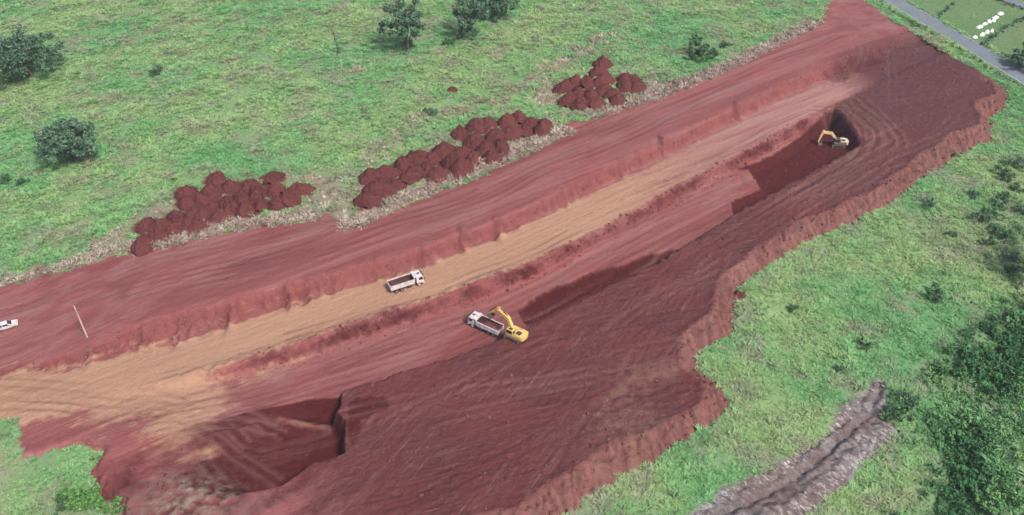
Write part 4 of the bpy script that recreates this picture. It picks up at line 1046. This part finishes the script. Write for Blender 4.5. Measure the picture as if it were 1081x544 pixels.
RS = [(981, 217, 1.5, 'leaf_dark', 'dark shrub by itself nearest the brown fill slope, right pasture'),
      (1008, 165, .9, 'leaf_mid', 'small shrub closest to the far corner of the fill slope'),
      (1027, 208, 1.3, 'leaf_dark', 'round dark shrub alone left of the line of shrubs'),
      (1057, 188, 2.0, 'leaf_mid', 'big shrub at the top of the right pasture, near the frame edge'),
      (1075, 178, 2.0, 'leaf_dark', 'dark shrub touching the right edge at the top of the pasture'),
      (1060, 175, 1.2, 'leaf_mid', 'small shrub just above the big shrub in the right pasture'),
      (1073, 203, 1.4, 'leaf_mid', 'shrub near the right edge just below the dark shrub'),
      (1052, 217, 1.6, 'leaf_dark', 'upper right shrub in the diagonal line of four'),
      (1059, 210, 1.3, 'leaf_mid', 'topmost shrub in the diagonal line, right pasture'),
      (1043, 228, 1.5, 'leaf_mid', 'third shrub down in the diagonal line, right pasture'),
      (1033, 234, 1.7, 'leaf_dark', 'lowest shrub in the diagonal line, right pasture'),
      (1047, 243, 1.1, 'leaf_mid', 'small shrub just below the diagonal line of shrubs'),
      (1058, 252, 1.6, 'leaf_mid', 'shrub left of the trunk at the right edge, upper one'),
      (1003, 250, 1.0, 'leaf_mid', 'small pale shrub in the middle of the right pasture'),
      (1040, 258, 1.4, 'leaf_mid', 'shrub below the diagonal line towards the lush hollow'),
      (1065, 273, 1.6, 'leaf_dark', 'dark shrub directly above the bare trunk, right edge'),
      (1066, 287, 1.0, 'leaf_mid', 'small shrub beside the bare trunk at the right edge'),
      (1078, 225, 1.8, 'leaf_dark', 'shrub cut by the right edge above the tree crown'),
      (985, 314, 1.9, 'leaf_mid', 'single shrub in open pasture above the gully head'),
      (836, 328, 1.0, 'leaf_mid', 'tiny lone shrub in the pasture beside the fill slope'),
      (910, 365, 1.2, 'leaf_mid', 'tiny lone shrub in the pasture above the gully'),
      (884, 392, .9, 'leaf_mid', 'tiny lone shrub left of the gully head'),
      (949, 440, 1.9, 'leaf_mid', 'bushy shrub at the head of the gully bank'),
      (955, 425, 1.6, 'leaf_dark', 'dark shrub above the bushy shrub at the gully head'),
      (80, 533, 2.0, 'leaf_bright', 'leftmost bright green shrub in the bottom left corner'),
      (97, 531, 1.8, 'leaf_bright', 'middle bright green shrub in the bottom left corner'),
      (115, 536, 1.9, 'leaf_bright', 'rightmost bright green shrub in the bottom left corner'),
      (66, 538, 1.2, 'leaf_mid', 'small shrub left of the bright shrubs in the bottom left corner'),
      (24, 194, 1.2, 'leaf_mid', 'small dark shrub below the round tree near the left edge'),
      (8, 191, 1.3, 'leaf_mid', 'small shrub at the left edge below the round tree'),
      (454, 121, 1.4, 'leaf_dark', 'small dark shrub in the pasture just above the long heaps'),
      (432, 50, 1.6, 'leaf_mid', 'shrub at the foot of the grey trunked tree'),
      (474, 48, 1.5, 'leaf_mid', 'shrub at the foot of the leaning tree'),
      (168, 78, 1.6, 'leaf_mid', 'low shrub in the pasture right of the corner tree'),
      (735, 44, 1.7, 'leaf_mid', 'small shrub behind the spreading bush above the track'),
      (765, 50, 1.6, 'leaf_mid', 'small shrub right of the spreading bush above the track')]
for a in RS: shrub(*a, 'scattered shrubs in the pasture')

# hedges along the road and between the fields
def hedge(pts, wdt, hgt, label, leaf, seed, dens=1.0):
    rg = np.random.default_rng(seed); q = [np.array(PN(*p)) for p in pts]
    cl = []
    for a, b in zip(q[:-1], q[1:]):
        L = np.linalg.norm(b - a)
        for k in range(int(L * dens / .9)):
            c = a + (b - a) * rg.random() + rg.normal(size=2) * wdt * .35
            cl.append((c[0], c[1], float(hat(c[0], c[1])) + hgt * rg.uniform(.15, .75)))
    v, f = leaf_cloud(cl, rg.uniform(.5, 1.0, len(cl)) * hgt * .5, 26, .26, rg)
    o0 = np.array([*q[0], float(hat(*q[0]))])
    t = thing('hedge', o0, 0, label, 'hedge', 'hedges by the asphalt road')
    link('foliage', mesh_np('foliage', v - o0, f, M[leaf]), t)
    s = MB()
    for c in cl[::6]: s.tube((c[0] - o0[0], c[1] - o0[1], float(hat(c[0], c[1])) - .1 - o0[2]), (c[0] - o0[0], c[1] - o0[1], c[2] - o0[2]), .05, .02, 5)
    s.build('stems', M['bark'], t)
hedge([(930, 4), (965, 27), (1000, 47), (1040, 71), (1085, 98)], 1.6, 1.5, 'low green hedge between the asphalt road and the red site', 'leaf_bright', 201, .9)
hedge([(1034, 46), (1056, 57), (1098, 81)], 1.0, 1.2, 'dark hedge along the field side of the asphalt road', 'leaf_dark', 202, .8)
hedge([(988, 20), (1000, 10), (1012, -2)], .9, 1.2, 'thin hedge dividing the two fields nearest the top edge', 'leaf_mid', 203, .8)
hedge([(1036, 48), (1058, 33), (1084, 18)], 1.4, 1.6, 'dark hedge across the field below the white sheeting', 'leaf_dark', 204)
hedge([(1046, -2), (1066, 6), (1090, 14)], 1.4, 1.4, 'dark hedge along the lane in the extreme top right corner', 'leaf_dark', 205)
lane = [PN(*p) for p in [(1030, -14), (1062, 0), (1095, 12), (1200, 50)]]
lv, lf = strip(lane, 2.2, 0.25)
link('lane', mesh_np('lane', lv, lf, M['asphalt']), kind='structure', label='narrow grey lane in the extreme top right corner', category='lane')

# white plastic sheeting lying in the field
SHP = [(1034, 29), (1039, 26), (1044, 23), (1049, 22), (1056, 15), (1051, 19), (1029, 40), (1037, 37), (1042, 34), (1047, 33)]
for k, (px, py) in enumerate(SHP):
    rg = np.random.default_rng(300 + k); g = on_ground(px, py)
    n = 12; vs = []; fs = []; lx, ly = rg.uniform(.8, 1.5), rg.uniform(.45, .85)
    for i in range(n):
        for j in range(n):
            a, b = i / (n - 1) * 2 - 1, j / (n - 1) * 2 - 1
            z = .55 * max(0, 1 - a * a) * max(0, 1 - b * b) + .35 * abs(float(noise(i * .45 + k * 5, j * .45, 80))) + .12
            vs.append((a * lx * (1 + .2 * float(noise(j * .5, k, 81))), b * ly * (1 + .2 * float(noise(i * .5, k, 82))), z if 0 < i < n - 1 and 0 < j < n - 1 else -.05))
    for i in range(n - 1):
        for j in range(n - 1): fs.append((i * n + j, (i + 1) * n + j, (i + 1) * n + j + 1, i * n + j + 1))
    row, rank = ('far', k) if k < 6 else ('near', k - 6)
    order = ['leftmost', 'second', 'third', 'fourth', 'rightmost', 'fifth'][rank] if row == 'far' else ['leftmost', 'second', 'third', 'rightmost'][rank]
    lab = ('%s white plastic sheet in the %s row in the field beyond the road' if order in ('leftmost', 'rightmost') else '%s white plastic sheet from the left, %s row in the field beyond the road') % (order, row)
    o = MB().add(vs, fs).build('plastic_sheet', M['sheet'], None, smooth=True, label=lab, category='sheet', group='white sheets lying in the field beyond the road')
    o.location = g; o.rotation_euler.z = R(40) + rg.uniform(-.5, .5)

# ------------------------------------------------------------------ rocks on the gully bank
def rock_mesh(seed):
    rg = np.random.default_rng(seed); bm = bmesh.new(); bmesh.ops.create_icosphere(bm, subdivisions=2, radius=1.0)
    k = rg.uniform(.55, 1.0, 3)
    for v in bm.verts:
        c = v.co; f = 1 + .45 * float(noise(c.x * 1.3 + seed, c.y * 1.3 + c.z * 2.1, 90))
        v.co = Vector((c.x * k[0] * f, c.y * k[1] * f, c.z * k[2] * .7 * f))
    me = bpy.data.meshes.new('rock'); bm.to_mesh(me); bm.free(); me.materials.append(M['rock']); return me
RM = [rock_mesh(s) for s in (401, 402, 403, 404)]
RK = [(927, 402, 1.0), (933, 408, .8), (921, 412, .7), (937, 416, .6), (905, 463, 1.0), (913, 461, 1.1), (921, 466, .9), (928, 470, .8), (934, 455, .9), (945, 457, .8), (918, 474, .7), (908, 484, .8), (896, 494, .7),
      (890, 503, .9), (878, 512, .7), (871, 527, .8), (860, 535, .9), (842, 536, .7), (850, 520, .5), (832, 541, .6), (848, 478, .5), (862, 465, .6), (880, 449, .5), (893, 437, .6), (905, 425, .7), (914, 430, .5)]
RK.sort(key=lambda q: q[0] - 1.1 * q[1])
cr = [(700, 580), (760, 543), (800, 526), (842, 504), (880, 470), (918, 438), (930, 405)]
flank = {'upper': [], 'lower': []}
for q in RK:
    yl = float(np.interp(q[0], [c[0] for c in cr], [c[1] for c in cr])); flank['upper' if q[1] < yl else 'lower'].append(q)
CARD = ['topmost'] + ORD[1:] + ['seventeenth', 'eighteenth', 'nineteenth', 'twentieth', 'twenty first', 'twenty second']
for side_, lst in flank.items():
    lst.sort(key=lambda q: q[1] - .3 * q[0])
    for k, (px, py, s_) in enumerate(lst):
        g = on_ground(px, py)
        lab = 'topmost pale boulder on the %s flank of the gully bank' % side_ if k == 0 else '%s pale boulder from the top on the %s flank of the gully bank' % (CARD[k], side_)
        o = link('rock', RM[k % 4], None, label=lab, category='boulder', group='boulders on the gully bank')
        s_ *= .62; o.location = (g.x, g.y, g.z + .1 * s_); o.scale = (s_ * 1.3, s_ * .8, s_ * .7); o.rotation_euler = (0, 0, R(-40) + .5 * math.sin(k * 2.3))

# ------------------------------------------------------------------ stuff: grass, undergrowth, dead stalks, clods
def blades(seed, n, spread, hgt, wid, droop):
    rg = np.random.default_rng(seed); vs = []; fs = []
    for k in range(n):
        a = rg.uniform(0, 6.28); r = spread * rg.random() ** .6; bx, by = r * math.cos(a), r * math.sin(a)
        d = a + rg.normal() * .7; hh = hgt * rg.uniform(.6, 1.2); dr = droop * rg.uniform(.5, 1.3)
        ox, oy = math.cos(d), math.sin(d); sx, sy = -oy * wid / 2, ox * wid / 2
        m = (bx + ox * dr * .4, by + oy * dr * .4, hh * .72); e = (bx + ox * dr, by + oy * dr, hh * rg.uniform(.75, 1.0))
        o = len(vs)
        vs += [(bx - sx, by - sy, -.05), (bx + sx, by + sy, -.05), (m[0] + sx, m[1] + sy, m[2]), (m[0] - sx, m[1] - sy, m[2]), e]
        fs += [(o, o + 1, o + 2, o + 3), (o + 3, o + 2, o + 4)]
    me = bpy.data.meshes.new('blades'); me.from_pydata(vs, [], fs); return me
def proto(name, me, material):
    me.materials.clear(); me.materials.append(material)
    return bpy.data.objects.new(name, me)
def scatter(name, pts, scale, rot, tint, kindidx, protos, label, category):
    me = bpy.data.meshes.new(name); me.vertices.add(len(pts)); me.vertices.foreach_set('co', np.asarray(pts, dtype=np.float32).ravel())
    for an, ty, arr, key in (('sc', 'FLOAT', scale, 'value'), ('tint', 'FLOAT', tint, 'value'), ('rot', 'FLOAT_VECTOR', rot, 'vector')):
        at = me.attributes.new(an, ty, 'POINT'); at.data.foreach_set(key, np.asarray(arr, dtype=np.float32).ravel())
    at = me.attributes.new('pick', 'INT', 'POINT'); at.data.foreach_set('value', np.asarray(kindidx, dtype=np.int32))
    o = link(name, me, None, kind='stuff', label=label, category=category)
    ng = bpy.data.node_groups.new(name, 'GeometryNodeTree')
    ng.interface.new_socket('Geometry', in_out='INPUT', socket_type='NodeSocketGeometry'); ng.interface.new_socket('Geometry', in_out='OUTPUT', socket_type='NodeSocketGeometry')
    n = ng.nodes; l = ng.links; gi = n.new('NodeGroupInput'); go = n.new('NodeGroupOutput'); jn = n.new('GeometryNodeJoinGeometry')
    def named(nm, ty):
        a = n.new('GeometryNodeInputNamedAttribute'); a.data_type = ty; a.inputs[0].default_value = nm; return a.outputs[0]
    for k, pr in enumerate(protos):
        oi = n.new('GeometryNodeObjectInfo'); oi.inputs[0].default_value = pr; oi.inputs[1].default_value = True
        ip = n.new('GeometryNodeInstanceOnPoints')
        cp = n.new('FunctionNodeCompare'); cp.data_type = 'INT'; cp.operation = 'EQUAL'
        l.new(named('pick', 'INT'), cp.inputs[2]); cp.inputs[3].default_value = k
        l.new(gi.outputs[0], ip.inputs['Points']); l.new(cp.outputs[0], ip.inputs['Selection']); l.new(oi.outputs['Geometry'], ip.inputs['Instance'])
        er = n.new('FunctionNodeEulerToRotation'); l.new(named('rot', 'FLOAT_VECTOR'), er.inputs[0]); l.new(er.outputs[0], ip.inputs['Rotation'])
        l.new(named('sc', 'FLOAT'), ip.inputs['Scale']); l.new(ip.outputs[0], jn.inputs[0])
    l.new(jn.outputs[0], go.inputs[0])
    md = o.modifiers.new('scatter', 'NODES'); md.node_group = ng
    return o

def view_points(n, margin=1.16):
    """random ground points over the part of the country the drone can see, with a margin all round"""
    y = np.sqrt(rng.random(n) * (340.0 ** 2 - 74.0 ** 2) + 74.0 ** 2)
    half = (np.hypot(y, CAM_Z) * .60 + 6) * margin * 0.93
    x = (rng.random(n) * 2 - 1) * half
    return x, y

def basic(n, tilt=.15):
    rot = np.zeros((n, 3)); rot[:, 2] = rng.random(n) * 6.283; rot[:, :2] = rng.normal(size=(n, 2)) * tilt
    return rot

def dark_patch(x, y):
    big = noise(x * .09, y * .09, 98)
    d = ss(-5, 5, sdf([PN(*p) for p in [(968, 402), (1000, 368), (1045, 343), (1120, 300), (1120, 400), (1060, 406), (1020, 396)]], x, y) + 3 * big)
    d = np.maximum(d, .55 * ss(-4, 4, sdf([PN(*p) for p in [(1035, 225), (1075, 215), (1120, 215), (1120, 300), (1070, 300), (1040, 265)]], x, y) + 4 * big))
    return np.maximum(d, np.exp(-(line_dist([PN(*p) for p in [(1000, 570), (1018, 530), (1022, 490), (1016, 455)]], x, y) / 4.0) ** 2))
# pasture grass tufts
n0 = 520000
x, y = view_points(n0)
keep = (near('grass', x, y) > .35) & (rng.random(n0) > near('rock', x, y) * 1.02) & (near('droad', x, y) > 4.2)
keep &= rng.random(n0) > near('field', x, y) * .93
keep &= rng.random(n0) > near('dry', x, y) * 1.1
pat = fbm(x * .11, y * .11, 3, 95)
keep &= rng.random(n0) < np.clip(.85 + .8 * pat, .4, 1)
x, y, pat = x[keep], y[keep], pat[keep]; n = len(x)
z = hat(x, y)
sc = np.clip(rng.lognormal(-.28, .32, n) * (0.85 + .5 * pat), .3, 1.9) * (1 + .35 * near('lush', x, y)) * (1 - .45 * near('field', x, y)) * (1 - .3 * dark_patch(x, y))
tint = np.clip(.52 + .13 * rng.normal(size=n) + .28 * noise(x * .35, y * .35, 96) - .2 * near('lush', x, y) - .75 * dark_patch(x, y), 0, 1)
TP = [proto('grass_tuft', blades(500 + k, 15, .38, (.40, .5, .34, .62)[k], (.19, .17, .23, .15)[k], (.85, .7, .95, .8)[k]), M['tuft']) for k in range(4)]
scatter('pasture_grass', np.column_stack([x, y, z]), sc, basic(n), tint, rng.integers(0, 4, n), TP, 'rough tufted pasture grass covering the green ground', 'grass')

# lush undergrowth in the lower right hollow
x, y = view_points(160000)
lu = near('lush', x, y)
keep = (lu > .25) & (rng.random(len(x)) < lu * .55); x, y = x[keep], y[keep]; n = len(x)
def clump(seed):
    rg = np.random.default_rng(seed); v, f = leaf_cloud([rg.normal(size=3) * np.array([.35, .35, .2]) + np.array([0, 0, .5]) for _ in range(4)], [.4] * 4, 16, .17, rg)
    return mesh_np('clump', v, f, None)
LP = [proto('undergrowth_clump', clump(600 + k), M['lush']) for k in range(3)]
big = noise(x * .09, y * .09, 98)
dkp = dark_patch(x, y)
if n: scatter('undergrowth', np.column_stack([x, y, hat(x, y) - .05]), np.clip(rng.lognormal(-.05, .35, n) * (1 + .35 * big) * (1 + .8 * dkp), .4, 3.0), basic(n), np.clip(.66 - .75 * dkp + .35 * noise(x * .12, y * .12, 97) + .16 * rng.normal(size=n), 0, 1), rng.integers(0, 3, n), LP,
        'dense dark green undergrowth filling the lower right hollow', 'undergrowth')

# dead cane stalks pushed up along the track and heaps
x, y = view_points(600000)
ds_ = np.minimum.reduce([line_dist(s, x, y) for s in STRAW[:3]]); ds4 = np.minimum.reduce([line_dist(s, x, y) for s in STRAW[3:]])
e = fbm(x * .3, y * .3, 3, 99)
keep = ((ds_ + 1.1 * e < 1.9) & (rng.random(len(x)) < .9)) | ((ds4 + 1.2 * e < 1.3) & (rng.random(len(x)) < .4))
keep |= (near('dry', x, y) > .45) & (near('grass', x, y) > .4) & (y > 120) & (rng.random(len(x)) < .10)
keep &= hat(x, y) > -9; x, y, e = x[keep], y[keep], e[keep]; n = len(x)
SP = [proto('stalk_bundle', blades(700 + k, 12, .42, .5, .09, .75), M['straw']) for k in range(3)]
scatter('dead_stalks', np.column_stack([x, y, hat(x, y) + .05]), np.clip(rng.lognormal(0, .35, n), .4, 2.2), basic(n, .5), np.clip(rng.random(n) * .9 + .1 * e, 0, 1), rng.integers(0, 3, n), SP,
        'pale dead stalks heaped along the edge of the dirt track', 'stalks')

# loose clods
x, y = view_points(420000)
em, pw, dm = near('emb', x, y), near('plat', x, y), near('maroon', x, y)
nc2 = np.abs(to_uw(x, y)[1] - np.interp(to_uw(x, y)[0], *RL) - .6) < 2.2
prob = np.clip(.34 * em + .16 * nc2 * (to_uw(x, y)[0] > 34) * (to_uw(x, y)[0] < 205) + .08 * pw * (.6 + fbm(x * .2, y * .2, 2, 101)) + .05 * (dm > .4) + .12 * (near('zone', x, y) == 2), 0, 1) * (near('grass', x, y) < .5)
keep = rng.random(len(x)) < prob; x, y = x[keep], y[keep]; n = len(x)
def clod_mesh(seed):
    rg = np.random.default_rng(seed); bm = bmesh.new(); bmesh.ops.create_icosphere(bm, subdivisions=1, radius=.5)
    for v in bm.verts: v.co = Vector([c * s for c, s in zip(v.co, (1, .85, .62))]) * rg.uniform(.72, 1.2)
    me = bpy.data.meshes.new('clod'); bm.to_mesh(me); bm.free(); return me
CP = [proto('clod', clod_mesh(800 + k), M['clod']) for k in range(4)]
tn = np.clip(.42 + .13 * rng.normal(size=n) + .3 * near('emb', x, y) - .3 * (near('maroon', x, y) > .4) + .4 * (near('zone', x, y) == 2) , 0, 1)
scatter('loose_clods', np.column_stack([x, y, hat(x, y)]), np.clip(rng.lognormal(-.95, .45, n), .15, 1.2), basic(n, .8), tn, rng.integers(0, 4, n), CP, 'loose earth clods lying over the fill slopes and plateau', 'clods')

# ------------------------------------------------------------------ humid air
bm = bmesh.new(); bmesh.ops.create_cube(bm, size=1.0)
me = bpy.data.meshes.new('haze'); bm.to_mesh(me); bm.free()
hz = link('haze', me, None, kind='stuff', label='thin humid haze filling the air over the whole site', category='haze')
hz.scale = (9000, 9400, 170); hz.location = (0, 2900, CAM_Z + 15 - 85)
hm = bpy.data.materials.new('humid_haze'); hm.use_nodes = True
hn = hm.node_tree.nodes; hn.remove(hn['Principled BSDF'])
pv = hn.new('ShaderNodeVolumePrincipled'); pv.inputs['Density'].default_value = 0.00016; pv.inputs['Color'].default_value = (0.92, 0.95, 1.0, 1)
pv.inputs['Anisotropy'].default_value = 0.2
hm.node_tree.links.new(pv.outputs[0], hn['Material Output'].inputs['Volume'])
me.materials.append(hm)
